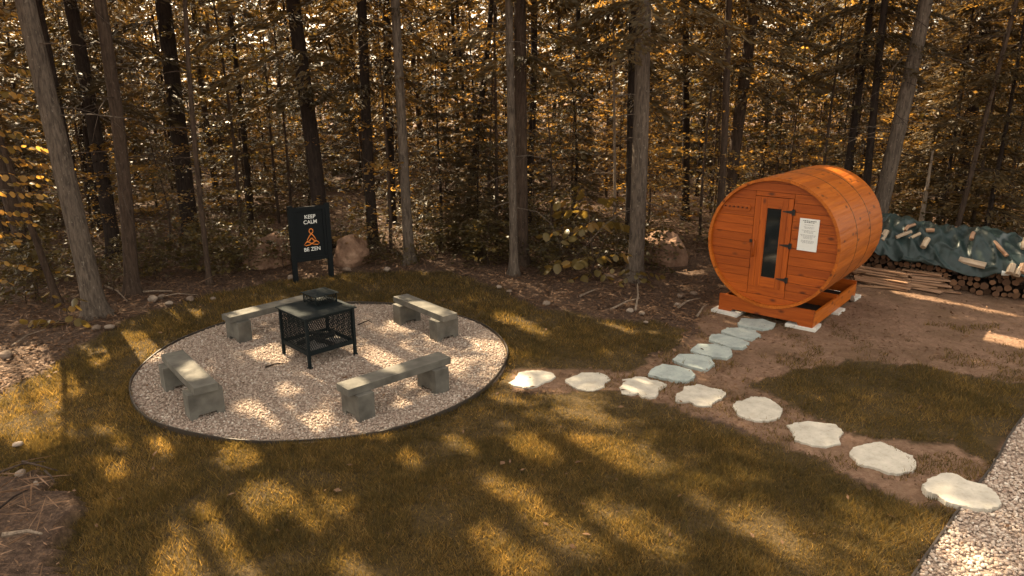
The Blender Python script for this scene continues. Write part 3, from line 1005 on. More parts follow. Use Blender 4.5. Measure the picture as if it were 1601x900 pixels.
    # head trim above the door opening
    for zz in (0.51, 0.005, -0.52):
        h_ = MB()
        h_.box((dw1 + 0.012, yd - 0.004, zz), (0.045, 0.010, 0.085))
        v = [(dw1 - 0.012, yd - 0.0085, zz + 0.024), (dw1 - 0.012, yd - 0.0085, zz - 0.024), (dw1 - 0.145, yd - 0.0085, zz - 0.006), (dw1 - 0.145, yd - 0.0085, zz + 0.006)]
        v += [(x, yd + 0.0, z_) for x, y_, z_ in v]
        h_.add(v, [(0, 1, 2, 3), (7, 6, 5, 4), (0, 4, 5, 1), (1, 5, 6, 2), (2, 6, 7, 3), (3, 7, 4, 0)])
        h_.tube([(dw1 + 0.002, yd - 0.010, zz - 0.045), (dw1 + 0.002, yd - 0.010, zz + 0.045)], 0.008, 8)
        h_.build('hinge', M['hinge_black'], door)
    hd = MB().tube([(-0.262, yd, 0.02), (-0.262, yd - 0.035, 0.012), (-0.255, yd - 0.05, -0.06), (-0.258, yd - 0.05, -0.13), (-0.265, yd - 0.035, -0.215), (-0.265, yd, -0.225)], [0.014, 0.014, 0.013, 0.013, 0.014, 0.014], 8)
    hd.build('handle', M['cedar_z'], door, smooth=True)
    MB().box((dw0 - 0.012, yd - 0.004, 0.01), (0.04, 0.02, 0.045)).build('latch', M['hinge_black'], door, 0.003)
    # peg rack
    rk = MB()
    x0, x1, zz, hh = -0.815, -0.365, 0.505, 0.055
    poly = [(x0 + hh + hh * math.cos(a), zz + hh * math.sin(a)) for a in np.linspace(math.pi / 2, 3 * math.pi / 2, 9)] + [(x1 - hh + hh * math.cos(a), zz + hh * math.sin(a)) for a in np.linspace(-math.pi / 2, math.pi / 2, 9)]
    kk = len(poly)
    yk = 0.032
    v = [(x, yk, zc + z_) for x, z_ in poly] + [(x, yk + 0.022, zc + z_) for x, z_ in poly]
    f = [tuple(range(kk)), tuple(range(kk, 2 * kk))[::-1]] + [(i, kk + i, kk + (i + 1) % kk, (i + 1) % kk) for i in range(kk)]
    rack = rk.add(v, f).build('peg_rack', M['cedar_x'], e, 0.003)
    for i in range(6):
        x = x0 + 0.055 + i * (x1 - x0 - 0.11) / 5
        MB().tube([(x, yk + 0.002, zc + zz), (x, yk - 0.045, zc + zz + 0.01)], [0.012, 0.010], 8).build('peg', M['cedar_dark'], rack)
    # notice sheet with its printed lines
    ps = MB().box((0, 0, 0), (0.278, 0.006, 0.475)).build('notice_sheet', M['paper'], e, loc=(0.515, 0.048, zc + 0.206))
    ink, grey = MB(), MB()
    y = -0.0042
    zl = 0.205
    widths = [(0.19, 1), (0.15, 1), (0, 0), (0.13, 0), (0, 0), (0.15, 0), (0.12, 0), (0, 0), (0.20, 0), (0.13, 0), (0.13, 0), (0, 0), (0.22, 0), (0.20, 0), (0.14, 0), (0.12, 0), (0, 0), (0.18, 0), (0.19, 0), (0.15, 0)]
    for w, b in widths:
        if w:
            x = -w / 2
            while x < w / 2:
                lw = rnd.uniform(0.012, 0.034)
                lw = min(lw, w / 2 - x)
                (ink if b else grey).box((x + lw / 2, y, zl), (lw, 0.0008, 0.010 if b else 0.0065))
                x += lw + 0.007
        zl -= 0.021 if b else 0.0165
    ink.build('printed_heading', M['ink'], ps)
    grey.build('printed_lines', M['ink_grey'], ps)
    # cradle: two shaped cross boards, two long rails, dark shade sheet between
    def cradle(y0, t):
        N = 25
        zb, zt = 0.043, 0.31
        xw = 0.735
        top = []
        for x in np.linspace(xw, -xw, N):
            zr = zc - math.sqrt(max((Rr + 0.004) ** 2 - x * x, 0))
            top.append((x, min(zr, zt)))
        bot = [(-xw, zb), (-xw + 0.20, zb), (-xw + 0.235, zb + 0.045), (xw - 0.235, zb + 0.045), (xw - 0.20, zb), (xw, zb)]
        poly = bot + top
        k = len(poly)
        v = [(x, y0, z) for x, z in poly] + [(x, y0 + t, z) for x, z in poly]
        f = [tuple(range(k)), tuple(range(k, 2 * k))[::-1]] + [(i, k + i, k + (i + 1) % k, (i + 1) % k) for i in range(k)]
        MB().add(v, f).build('cradle_board', M['cedar_x'], e)
    cradle(0.02, 0.045)
    cradle(1.12, 0.045)
    cradle(L - 0.08, 0.045)
    for s in (-1, 1):
        MB().box((s * 0.715, L / 2 + 0.005, 0.150), (0.042, L - 0.115, 0.21)).build('base_rail', M['cedar_y'], e, 0.004)
    MB().box((0, L / 2, 0.075), (1.37, L - 0.2, 0.02)).build('shade_sheet', M['char'], e)  # dark sheet added to darken the shaded space under the barrel
    Mw = Matrix.Translation(cf) @ Matrix.Rotation(yaw, 4, 'Z')
    for x, y, lab in ((-0.60, 0.10, 'white concrete paver under the sauna corner nearest the wood'), (0.56, 0.16, 'white concrete paver under the sauna corner beside the blue stones'),
                      (0.60, 1.22, 'white concrete paver halfway under the sauna base rail'), (0.58, 2.22, 'white concrete paver under the sauna corner by the split boards'),
                      (-0.60, 2.2, None), (-0.6, 1.2, None)):
        if lab is None: continue
        p = Mw @ Vector((x, y, 0))
        o = MB().box((0, 0, 0.012), (0.44, 0.33, 0.066)).build('paver', M['paver_white'], None, 0.006, loc=p, rot=(0, 0, yaw + rnd.uniform(-.05, .05)))
        tag(o, lab, 'paver', 'white pavers under the sauna')
plain('band_steel', (0.16, 0.075, 0.03), 0.45, 0.5, 0.3)
plain('cedar_dark', (0.11, 0.028, 0.008), 0.6)
sauna()
# ------------------------------------------------------------------ wood pile, tarp, split boards
def project(p):
    q = Vector(p) - Vector((0, 0, CAM_H))
    d = q.y * math.cos(PITCH) - q.z * math.sin(PITCH)
    return 800.5 + FPX * q.x / d, 450 - FPX * (q.y * math.sin(PITCH) + q.z * math.cos(PITCH)) / d

def wood_pile():
    O = Vector((6.45, 12.92, 0))
    d = Vector((0.823, -0.567, 0))
    nrm = Vector((-0.567, -0.823, 0))
    LEN = 4.6
    rz = math.atan2(nrm.y, nrm.x)
    def edge_z(s): return 0.50 - 0.05 * s + 0.06 * math.sin(2.3 * s + 1) + 0.04 * math.sin(6.1 * s)
    # tarp
    ns, nt = 190, 80
    V, surf = [], {}
    for i in range(ns):
        s = -0.15 + LEN * i / (ns - 1)
        for j in range(nt):
            t = j / (nt - 1)
            ez = edge_z(s)
            top = 1.02 + 0.06 * math.sin(1.7 * s + .5) + 0.05 * math.sin(4.1 * s)
            if t < 0.75:
                q = t / 0.75
                off = 0.10 - 1.0 * q ** 1.35
                z = ez + (top - ez) * (1 - (1 - q) ** 1.6)
            else:
                q = (t - 0.75) / 0.25
                off = -0.90 - 0.45 * q
                z = top * (1 - 0.8 * q ** 2)
            P = Vector((s * 1.0, t * 2.2, 0))
            f1 = noise.noise(Vector((s * 2.2, t * 2.0, 3))) * 0.13
            f2 = (0.5 - abs(noise.noise(Vector((s * 3.6 + 3 * t, t * 2.4, 9))))) * 0.20
            cr_ = max(0.0, 0.16 - abs(noise.noise(Vector((s * 2.6 + 1.3 * math.sin(3 * t), t * 2.1 - s, 31))))) / 0.16
            cr2 = max(0.0, 0.12 - abs(noise.noise(Vector((s * 5.0 - 2 * t, t * 5.1 + s, 47))))) / 0.12
            f3 = noise.noise(Vector((s * 11, t * 9, 1))) * 0.012 + 0.05 * cr_ + 0.008 * cr2
            damp = 0.55 + 0.45 * math.sin(math.pi * min(1, t * 1.2))
            z += (f1 + f2 - 0.04 + f3) * damp
            off += (f1 * 0.6 + f3) * (1 if t < .7 else .3)
            p = O + d * s + nrm * off
            V.append((p.x, p.y, max(z, 0.05)))
    F = [(i * nt + j, (i + 1) * nt + j, (i + 1) * nt + j + 1, i * nt + j + 1) for i in range(ns - 1) for j in range(nt - 1)]
    m = MB().add(V, F)
    me = m.mesh('tarp', M['tarp'], smooth=True)
    tp = link('tarp', me)
    mod = tp.modifiers.new('thickness', 'SOLIDIFY')
    mod.thickness = 0.006
    tag(tp, 'dark green crumpled tarp spread over the firewood pile', 'tarp')
    # pale inside of the turned-up hem
    hv, hf = [], []
    for i in range(ns):
        a = Vector(V[i * nt])
        s = -0.15 + LEN * i / (ns - 1)
        w = 0.004 + 0.09 * max(0, noise.noise(Vector((s * 1.6, 5, 2)))) + (0.12 if 2.3 < s else 0.0) * (0.5 + 0.5 * math.sin(4 * s))
        hv += [a + nrm * 0.012 + Vector((0, 0, -0.01)), a + nrm * (0.03 + 0.3 * w) + Vector((0, 0, w * 0.55)), a + nrm * 0.012 + Vector((0, 0, w))]
    for i in range(ns - 1):
        if (hv[i * 3 + 2] - hv[i * 3]).z < 0.045: continue
        hf += [(i * 3, (i + 1) * 3, (i + 1) * 3 + 1, i * 3 + 1), (i * 3 + 1, (i + 1) * 3 + 1, (i + 1) * 3 + 2, i * 3 + 2)]
    h = MB().add(hv, hf).build('turned_hem', M['tarp_inside'], tp, smooth=True)
    # stacked logs, ends to the clearing
    logs = []
    for k in range(5):
        mb = MB()
        n = 9
        wob = [rnd.uniform(0.85, 1.12) for _ in range(n)]
        v, f = [], []
        for x in (0, 0.42):
            for j in range(n):
                a = 2 * math.pi * j / n
                v.append((x, wob[j] * math.cos(a), wob[j] * math.sin(a)))
        f = [(j, (j + 1) % n, n + (j + 1) % n, n + j) for j in range(n)] + [tuple(range(n))[::-1], tuple(range(n, 2 * n))]
        me_ = mb.add(v, f).mesh('log', M['bark_brown'])
        me_.materials.append(M['log_end'])
        for p in me_.polygons:
            if len(p.vertices) > 4: p.material_index = 1
        logs.append(me_)
    row = 0
    z = 0.062
    while z < 0.62:
        s = 0.05 + (0.062 if row % 2 else 0)
        while s < 4.1:
            r = rnd.uniform(0.034, 0.066)
            if z < edge_z(s) + 0.04 and rnd.random() > .06:
                p = O + d * s + nrm * (rnd.uniform(-0.12, 0.03)) + Vector((0, 0, max(z + rnd.uniform(-.02, .02), r * .9)))
                o = link('firewood_log', logs[rnd.randrange(5)], None, p, (rnd.uniform(0, 6), rnd.uniform(-.04, .04), rz + math.pi + rnd.uniform(-.06, .06)), (1, r, r))
                o.rotation_mode = 'XYZ'
                tag(o, 'round bark-covered firewood log stacked end-on beneath the green tarp', 'log', 'firewood logs stacked under the tarp')
            s += 2 * r + 0.004
        z += 0.104
        row += 1
    # pieces lying on the tarp to weigh it down
    PV = [(project(v), v) for v in V]
    Z6 = lambda x, y: (1340 + x / 6.0, 330 + y / 6.0)
    def split_piece(L, w, h, kind):
        if kind == 'round':
            return MB().tube([(-L / 2, 0, 0), (0, .004, 0.003), (L / 2, 0, 0)], [w / 2, w / 2 * 1.05, w / 2 * 0.95], 10)
        m_ = MB()
        prof = [(-w / 2, -h / 2), (w / 2, -h / 2), (w / 2 * .8, h / 2 * .3), (0, h / 2), (-w / 2 * .75, h * .3)]
        k = len(prof)
        v = [(x, y * (1 + rnd.uniform(-.1, .1)), z_) for x in (-L / 2, L / 2) for y, z_ in prof]
        return m_.add(v, [tuple(range(k))[::-1], tuple(range(k, 2 * k))] + [(i, (i + 1) % k, k + (i + 1) % k, k + i) for i in range(k)])
    items = [((250, 230), 0.30, .13, .05, 80, 'split', 'flat pale wood block on the tarp beside the barrel sauna'),
             ((435, 232), 0.34, .08, .08, 40, 'round', 'pale round log lying aslant on the tarp, sauna end of the pile'),
             ((545, 245), 0.27, .07, .07, 48, 'round', 'thin pale log next to the aslant log on the tarp'),
             ((490, 155), 0.24, .07, .07, 42, 'round', 'small log on the crest of the tarp, sauna end'),
             ((470, 172), 0.16, .07, .07, 75, 'round', 'stubby log leaning on the small crest log of the tarp'),
             ((638, 318), 0.26, .12, .12, 78, 'round', 'thick pale round log set upright on the tarp slope'),
             ((690, 195), 0.16, .09, .09, 10, 'round', 'short dark log stub half wrapped in a tarp fold'),
             ((905, 185), 0.16, .10, .09, 60, 'split', 'short wood chunk on the crest in the middle of the tarp'),
             ((1055, 178), 0.34, .08, .07, -12, 'split', 'pale split log lying along the crest of the tarp'),
             ((1083, 245), 0.20, .09, .09, 88, 'round', 'short round log hanging below the crest split log'),
             ((1345, 352), 0.44, .08, .06, -55, 'split', 'long split log lying aslant down the tarp slope'),
             ((1085, 490), 0.48, .16, .08, -10, 'split', 'broad pale split log on the lower edge of the tarp'),
             ((1440, 552), 0.24, .14, .10, 82, 'split', 'pale wood chunk standing on the turned tarp hem'),
             ((1503, 578), 0.20, .12, .10, 80, 'split', 'grey wood chunk beside the pale chunk on the tarp hem'),
             ((1552, 548), 0.22, .13, .10, 85, 'split', 'wood chunk last in the row on the tarp hem'),
             ((1556, 312), 0.30, .08, .08, 86, 'round', 'pale round log upright on the tarp near its crest')]
    for (zx, zy), L, w, h_, ang, kind, lab in items:
        u, v_ = Z6(zx, zy)
        best = min((q for q in PV), key=lambda q: (q[0][0] - u) ** 2 + (q[0][1] - v_) ** 2 + (50 if q[1][1] > 13.4 else 0))
        p = Vector(best[1])
        # on the slope: x axis along the pile, turned by ang within the tarp surface
        up = (nrm * 0.75 + Vector((0, 0, 1))).normalized()
        ex = d.copy()
        ey = up.cross(ex).normalized()
        Mx = Matrix((ex, ey, up)).transposed().to_4x4()
        o = split_piece(L * .85, w * .85, h_ * .85, kind).build('firewood_piece', M['pale_wood' if 'pale' in lab else 'split_wood'], None, 0.004)
        o.matrix_world = Matrix.Translation(p + up * (0.4 * h_ + 0.005)) @ Mx @ Matrix.Rotation(R(ang), 4, 'Z')
        tag(o, lab, 'log', 'firewood pieces weighing down the tarp')
    # split boards in two heaps in front of the logs
    def heap(u, v, n, L, labk, skew):
        b = G(u, v)
        for i in range(n):
            lay, k = divmod(i, 3)
            p = b + nrm * (-0.04 + 0.15 * (1 - k) - 0.03 * lay) + d * (rnd.uniform(-.12, .12)) + Vector((0, 0, 0.022 + 0.043 * lay + rnd.uniform(0, .01)))
            Ln = L * rnd.uniform(0.7, 1.1)
            w0, w1, tk = rnd.uniform(0.06, 0.12), rnd.uniform(0.05, 0.13), rnd.uniform(0.018, 0.036)
            v = [(-Ln / 2, -w0 / 2, -tk / 2), (Ln / 2, -w1 / 2, -tk / 2), (Ln / 2 + rnd.uniform(-.05, .05), w1 / 2, -tk / 2), (-Ln / 2 + rnd.uniform(-.05, .05), w0 / 2, -tk / 2)]
            v += [(x, y, z_ + tk * rnd.uniform(.7, 1.2)) for x, y, z_ in v]
            o = MB().add(v, [(3, 2, 1, 0), (4, 5, 6, 7), (0, 1, 5, 4), (1, 2, 6, 5), (2, 3, 7, 6), (3, 0, 4, 7)]).build('split_board', M['split_wood'], None, 0.002)
            o.location = p
            o.rotation_euler = (rnd.uniform(-.2, .2), rnd.uniform(-.05, .05), math.atan2(d.y, d.x) + skew + rnd.gauss(0, .16))
            tag(o, 'rough split board in the flat heap %s' % labk, 'board', 'split boards heaped %s' % labk)
    heap(1372, 447, 19, 0.92, 'beside the barrel sauna', .10)
    heap(1443, 451, 20, 0.74, 'in front of the stacked logs', -.05)
    for k, (u, v, a) in enumerate(((1462, 453, -.35), (1474, 456, -.5), (1392, 451, -.75))):
        o = MB().box((0, 0, 0), (0.55, 0.07, 0.02)).build('split_board', M['split_wood'], None, 0.003)
        o.location = G(u, v) + Vector((0, 0, .015))
        o.rotation_euler = (0.05, 0, a)
        tag(o, ('loose board fallen off the end of the heap by the logs', 'loose board lying alone on the soil past the heap by the logs', 'loose pale board lying before the heap beside the sauna')[k], 'board')
wood_pile()

# ------------------------------------------------------------------ rocks
def rock_mesh(seed, mat, sub=3, rough=0.35):
    bm = bmesh.new()
    bmesh.ops.create_icosphere(bm, subdivisions=sub, radius=1)
    o = Vector((seed * 7.3, seed * 3.1, seed * 1.7))
    r = random.Random(seed)
    planes = [(Vector((r.gauss(0, 1), r.gauss(0, 1), r.gauss(0, .7))).normalized(), r.uniform(.62, .9)) for _ in range(9)]
    for v in bm.verts:
        p = v.co.copy()
        for nn, dd in planes:
            q = p.dot(nn)
            if q > dd: p -= nn * (q - dd) * 0.97
        p += p.normalized() * (noise.noise(p * 1.6 + o) * rough * .55 + noise.noise(p * 4.5 + o) * rough * .25 + noise.noise(p * 11 + o) * rough * .09)
        v.co = p
    me = bpy.data.meshes.new('rock')
    bm.to_mesh(me)
    bm.free()
    me.materials.append(mat)
    me.polygons.foreach_set('use_smooth', [False] * len(me.polygons))
    return me
def rocks():
    for (u, v, sx, sy, sz, seed, dy, lab) in (
            (1040, 420, 0.52, 0.45, 0.56, 3, 0.45, 'reddish angular boulder half hidden behind the grey trunk by the sauna'),
            (408, 420, 0.78, 0.5, 0.56, 5, 0.5, 'broad reddish boulder overgrown with leaves, one side of the black sign'),
            (540, 420, 0.52, 0.42, 0.54, 8, 0.45, 'rounded reddish boulder peeping out behind the black sign')):
        p = G(u, v) + Vector((0, dy, 0.12))
        tag(link('boulder', rock_mesh(seed, M['boulder'], 4), None, p, (0, 0, seed), (sx, sy, sz)), lab, 'boulder')
    small = [rock_mesh(20 + i, M['cobble'], 2, .25) for i in range(4)]
    pts = [(543, 425, .09), (605, 425, .09), (950, 438, .13), (854, 478, .07), (298, 471, .08), (264, 478, .07), (253, 467, .08), (240, 472, .10), (455, 437, .08), (12, 560, .11),
           (172, 515, .07), (152, 517, .07), (333, 470, .05), (1065, 466, .09), (1085, 462, .07), (985, 490, .07), (1003, 493, .06), (1010, 507, .04), (35, 756, .05), (60, 772, .03), (30, 700, .05),
           (780, 452, .06), (796, 458, .05), (1330, 470, .08), (1060, 480, .06)]
    for i, (u, v, r) in enumerate(pts):
        p = G(u, v)
        o = link('loose_stone', small[i % 4], None, (p.x, p.y, r * 0.25 + (0.10 if v > 730 and u < 100 else 0.03)), (0, 0, i * 1.3), (r * 1.1, r * .85, r * .62))
        lab = {2: 'pinkish stone at the foot of the broad leafed sapling', 9: 'flat stone on the bare soil at the foot of the leaning trunk'}.get(i, 'small rounded stone lying at the edge of the lawn and wood')
        tag(o, lab, 'stone', 'loose stones along the edge of the wood')
rocks()

def on_stone(P):
    r = np.zeros(len(P), bool)
    for q in STONE_POLYS: r |= inside(q, P)
    return r

# ------------------------------------------------------------------ foliage building blocks (numpy)
def quads(c, ax, nr, L, W, fold=0.0):
    """diamond leaves: centre of stalk c, axis ax, normal nr"""
    ax = ax / np.linalg.norm(ax, axis=1, keepdims=True)
    sd = np.cross(nr, ax)
    sd /= np.linalg.norm(sd, axis=1, keepdims=True) + 1e-9
    up = np.cross(ax, sd)
    L, W = np.asarray(L)[:, None], np.asarray(W)[:, None]
    mid = c + ax * L * 0.45
    return np.stack([c, mid + sd * W / 2 + up * W * fold, c + ax * L, mid - sd * W / 2 + up * W * fold], 1)

def beech_foliage(H, seed, z0=0.4, n_br=20, leaf=0.085, spread=1.0, per=70):
    """flat layered sprays of leaves on level twigs"""
    r = np.random.default_rng(seed)
    out, br = [], []
    for b in range(n_br):
        z = z0 + (H - z0) * (b + r.random()) / n_br
        a = b * 2.4 + r.uniform(-.5, .5)
        L = spread * (0.55 + 1.0 * (1 - (z / H) ** 2)) * r.uniform(0.6, 1.1)
        dr = np.array([math.cos(a), math.sin(a), r.uniform(0.05, .35)])
        n = int(per * r.uniform(.7, 1.3))
        t = r.random(n) ** 0.7
        lat = (r.random(n) - .5) * (0.75 * L) * np.sqrt(np.clip(1.15 - t, 0, 1)) * (0.35 + t)
        sdv = np.array([-math.sin(a), math.cos(a), 0])
        c = np.array([0, 0, z]) + dr * (t * L)[:, None] + sdv * lat[:, None]
        c[:, 2] += r.normal(0, 0.035, n) - 0.16 * L * t ** 2 - 0.10 * np.abs(lat)
        ax = dr * 0.9 + sdv * (np.sign(lat) * r.uniform(0.3, 1.2, n))[:, None] + r.normal(0, .3, (n, 3))
        ax[:, 2] -= r.uniform(0, .55, n)
        nr = np.c_[r.normal(0, .75, n), r.normal(0, .75, n), np.ones(n)]
        s = leaf * r.uniform(.5, 1.15, n) * r.choice((.8, 1.0, 1.45))
        out.append(quads(c, ax, nr, s, s * 0.62, -0.12))
        br.append((z, dr, L))
    return np.concatenate(out), br

def spruce_foliage(H, seed, z0, Rmax, whorls, per, tw=0.15, droop=0.35, gap=0.15):
    """conifer crown: whorls of drooping branches set with flat needled twigs"""
    r = np.random.default_rng(seed)
    out, br = [], []
    for w in range(whorls):
        z = z0 + (H - z0) * (w / whorls) + r.uniform(-.1, .1)
        q = (z - z0) / (H - z0)
        Lw = Rmax * (1 - q) ** 0.75 * (0.55 + 0.45 * min(1, q * 5 + .4)) + 0.12
        nb = r.integers(4, 7)
        a0 = r.uniform(0, 6.28)
        for b in range(nb):
            if r.random() < gap: continue
            a = a0 + 6.283 * b / nb + r.uniform(-.3, .3)
            L = Lw * r.uniform(.6, 1.15)
            dr = np.array([math.cos(a), math.sin(a), 0])
            sdv = np.array([-math.sin(a), math.cos(a), 0])
            n = max(14, int(per * L))
            t = np.sort(r.random(n) ** 0.8) * 0.92 + 0.08
            lat = (r.random(n) - .5) * 0.62 * L * np.sqrt(np.clip(1.06 - t, 0, 1)) * np.minimum(1, t * 2.5)
            c = np.array([0, 0, z]) + dr * (t * L)[:, None] + sdv * lat[:, None]
            c[:, 2] += -droop * L * t ** 1.6 + 0.10 * L * t - np.abs(lat) * 0.25 + r.normal(0, .02, n)
            ax = dr + sdv * (np.sign(lat) * r.uniform(.4, 1.1, n))[:, None] + r.normal(0, .18, (n, 3))
            ax[:, 2] -= 0.35
            nr = np.c_[r.normal(0, .7, n), r.normal(0, .7, n), np.ones(n)]
            s = tw * r.uniform(.6, 1.3, n)
            out.append(quads(c, ax, nr, s, s * 0.26, 0.0))
            br.append((z, dr, L))
    return np.concatenate(out), br

def foliage_mesh(name, q, mat, seed=0):
    r = np.random.default_rng(seed + 99)
    n = len(q)
    cl = q[:, 0, :2]
    clump = vnoise(np.c_[q[:, 0, 0] * 1.0 + q[:, 0, 2] * .7, q[:, 0, 1] + q[:, 0, 2] * 1.3], 1.3, seed)
    return np_mesh(name, q.reshape(-1, 3), 4, mat, np.clip(r.normal(0.42, 0.2, n) + (clump - .5) * .5, 0, 1))

# shared crowns
CROWN_HIGH = [foliage_mesh('crown', spruce_foliage(11.0, 100 + i, 0.0, 2.35, 17, 60, 0.36, 0.30, 0.22)[0], M['leaf_needle'], i) for i in range(4)]
CROWN_LOW = [foliage_mesh('crown', spruce_foliage(13.0, 140 + i, 0.0, 2.1, 26, 130, 0.17, 0.36, 0.30)[0], M['leaf_needle'], i) for i in range(4)]
CROWN_LEAF = [foliage_mesh('crown', beech_foliage(10.0, 170 + i, 0.2, 44, 0.17, 1.9, 95)[0], M['leaf_gold'], i) for i in range(3)]
YOUNG_FIR = []
for i in range(4):
    q, br = spruce_foliage(5.5, 200 + i, 0.25, 1.35, 20, 190, 0.115, 0.30, 0.12)
    YOUNG_FIR.append((foliage_mesh('crown', q, M['leaf_needle'], i), br, 5.5))
SAPLING = []
for i in range(7):
    H = (4.6, 5.6, 3.6, 6.4, 2.4, 5.0, 7.0)[i]
    q, br = beech_foliage(H, 230 + i, 0.25 + 0.05 * H, int(11 + 3.4 * H), 0.088, 0.75 + 0.09 * H, 62)
    SAPLING.append((foliage_mesh('crown', q, M['leaf_gold'] if i % 3 else M['leaf_olive'], i), br, H))
SHRUB = []
for i in range(4):
    q, br = beech_foliage(0.85 + .15 * i, 260 + i, 0.08, 15, 0.085, 0.42, 26)
    SHRUB.append((foliage_mesh('foliage', q, M['leaf_olive'], i), br, 0.85 + .15 * i))

def stem_mesh(br, H, mat, r0=0.028, seed=0):
    r = random.Random(seed)
    m = MB()
    b1, b2 = r.uniform(-.1, .1), r.uniform(-.1, .1)
    m.tube([(b1 * math.sin(k * 0.8) , b2 * math.sin(k * .9), -0.08 + (H + .05) * k / 6) for k in range(7)], [r0 * (1 - 0.85 * k / 6) for k in range(7)], 6)
    for z, dr, L in br[::2]:
        d = Vector(dr)
        m.tube([Vector((0, 0, z)), Vector((0, 0, z)) + d * L * .5 + Vector((0, 0, -.03)), Vector((0, 0, z)) + d * L * .9 + Vector((0, 0, -.14 * L))], [0.008, 0.005, 0.002], 3, False)
    return m.mesh('stem', mat)
STEM_S = [stem_mesh(br, H, M['bark_brown'], 0.022 + 0.003 * H, i) for i, (_, br, H) in enumerate(SAPLING)]
STEM_F = [stem_mesh(br, H, M['bark_dark'], 0.05, i) for i, (_, br, H) in enumerate(YOUNG_FIR)]
STEM_B = [stem_mesh(br, H, M['bark_brown'], 0.010, i) for i, (_, br, H) in enumerate(SHRUB)]

# ------------------------------------------------------------------ gaps cut into the crowns so sun patches land on chosen spots
# (image point it lights, level, half length along the light, half width)
GAPS_PX = [(135, 560, 0, .55, .22), (215, 545, 0, .80, .33), (275, 502, 0, .45, .10), (305, 490, 0, .25, .07), (95, 603, 0, .5, .3), (35, 648, 0, .5, .4), (70, 685, 0, .35, .28), (8, 668, 0, .4, .3),
           (185, 735, 0, .2, .12), (205, 690, 0, .22, .12), (160, 675, 0, .16, .1), (262, 697, 0, .28, .16), (375, 712, 0, .34, .2), (345, 828, 0, .48, .34), (320, 885, 0, .5, .34), (420, 775, 0, .36, .18),
           (500, 800, 0, .32, .22), (575, 780, 0, .22, .12), (415, 893, 0, .28, .2), (560, 893, 0, .25, .15), (945, 712, 0, .42, .25), (990, 716, 0, .36, .22), (930, 650, 0, .3, .16), (835, 705, 0, .3, .15),
           (810, 780, 0, .5, .13), (870, 825, 0, .55, .15), (1000, 830, 0, .5, .2), (1195, 830, 0, .32, .2), (1225, 852, 0, .25, .2), (780, 850, 0, .3, .14), (815, 885, 0, .3, .2), (715, 700, 0, .28, .13), (640, 720, 0, .2, .1),
           (800, 500, 0, .3, .15), (835, 516, 0, .3, .1), (960, 515, 0, .36, .13), (806, 596, 0, .26, .14), (1004, 606, 0, .22, .14),
           (425, 557, 0, .4, .2), (395, 640, 0, .28, .16), (440, 655, 0, .36, .2), (300, 590, 0, .3, .1), (355, 560, 0, .45, .1), (600, 565, 0, .34, .2), (770, 545, 0, .34, .2), (700, 570, 0, .3, .18), (625, 512, 0, .28, .14), (450, 612, 0, .22, .13),
           (500, 660, 0, .25, .15), (640, 640, 0, .25, .12), (484, 447, .82, .09, .06), (448, 484, .69, .14, .07), (466, 491, .69, .10, .06), (302, 578, .4, .34, .14), (665, 480, .4, .36, .14), (390, 488, .4, .5, .12), (550, 600, .4, .3, .14),
           (1540, 482, 0, .5, .12), (1440, 463, 0, .5, .14)]
def sunfoot(p):
    """where along the sun's light points p (N,3) fall on the ground"""
    t = p[:, 2] / sdir.z
    return np.c_[p[:, 0] - sdir.x * t, p[:, 1] - sdir.y * t]
GAPS = []
for u, v, z, a_, b_ in GAPS_PX:
    p = G(u, v, z)
    q = sunfoot(np.array([[p.x, p.y, p.z]]))[0]
    GAPS.append((q[0], q[1], a_, b_))
for x_, y_, z_, a_, b_ in ((-8.0, 10.4, 2.0, .7, .4), (-8.0, 10.5, 3.2, .8, .6), (3.1, 13.9, .35, .5, .3), (1.3, 12.7, .9, .3, .25), (5.6, 11.3, 2.1, .5, .2)):
    q = sunfoot(np.array([[x_, y_, z_]]))[0]
    GAPS.append((q[0], q[1], a_, b_))
SU = np.array([sdir.x, sdir.y]) / math.hypot(sdir.x, sdir.y)
def in_gap(p):
    g = sunfoot(p)
    r = np.zeros(len(g), bool)
    near = (np.abs(g[:, 0]) < 10) & (g[:, 1] > 3) & (g[:, 1] < 14)
    if not near.any(): return r
    idx = np.nonzero(near)[0]
    h = g[idx]
    hit = np.zeros(len(h), bool)
    for x, y, a_, b_ in GAPS:
        d = h - (x, y)
        u = d @ SU
        w = d[:, 0] * SU[1] - d[:, 1] * SU[0]
        hit |= (u / (a_ + .05)) ** 2 + (w / (b_ + .05)) ** 2 < 1
    r[idx] = hit
    return r
CARVED = {}
def carve(o, parent_matrix, me):
    """give a crown its own mesh with leaves removed where the placed sun gaps cross it"""
    n = len(me.vertices)
    co = np.empty(n * 3, np.float32)
    me.vertices.foreach_get('co', co)
    co = co.reshape(-1, 3)
    Mx = np.array(parent_matrix @ Matrix.LocRotScale(o.location, o.rotation_euler, o.scale))
    w = co @ Mx[:3, :3].T + Mx[:3, 3]
    q = w.reshape(-1, 4, 3).mean(1)
    cut = in_gap(q)
    if cut.sum() < 3: return
    rv = np.empty(n, np.float32)
    me.attributes['rnd'].data.foreach_get('value', rv)
    keep = ~cut
    o.data = np_mesh(me.name.split('.')[0], co.reshape(-1, 4, 3)[keep].reshape(-1, 3), 4, me.materials[0], rv.reshape(-1, 4)[keep, 0])

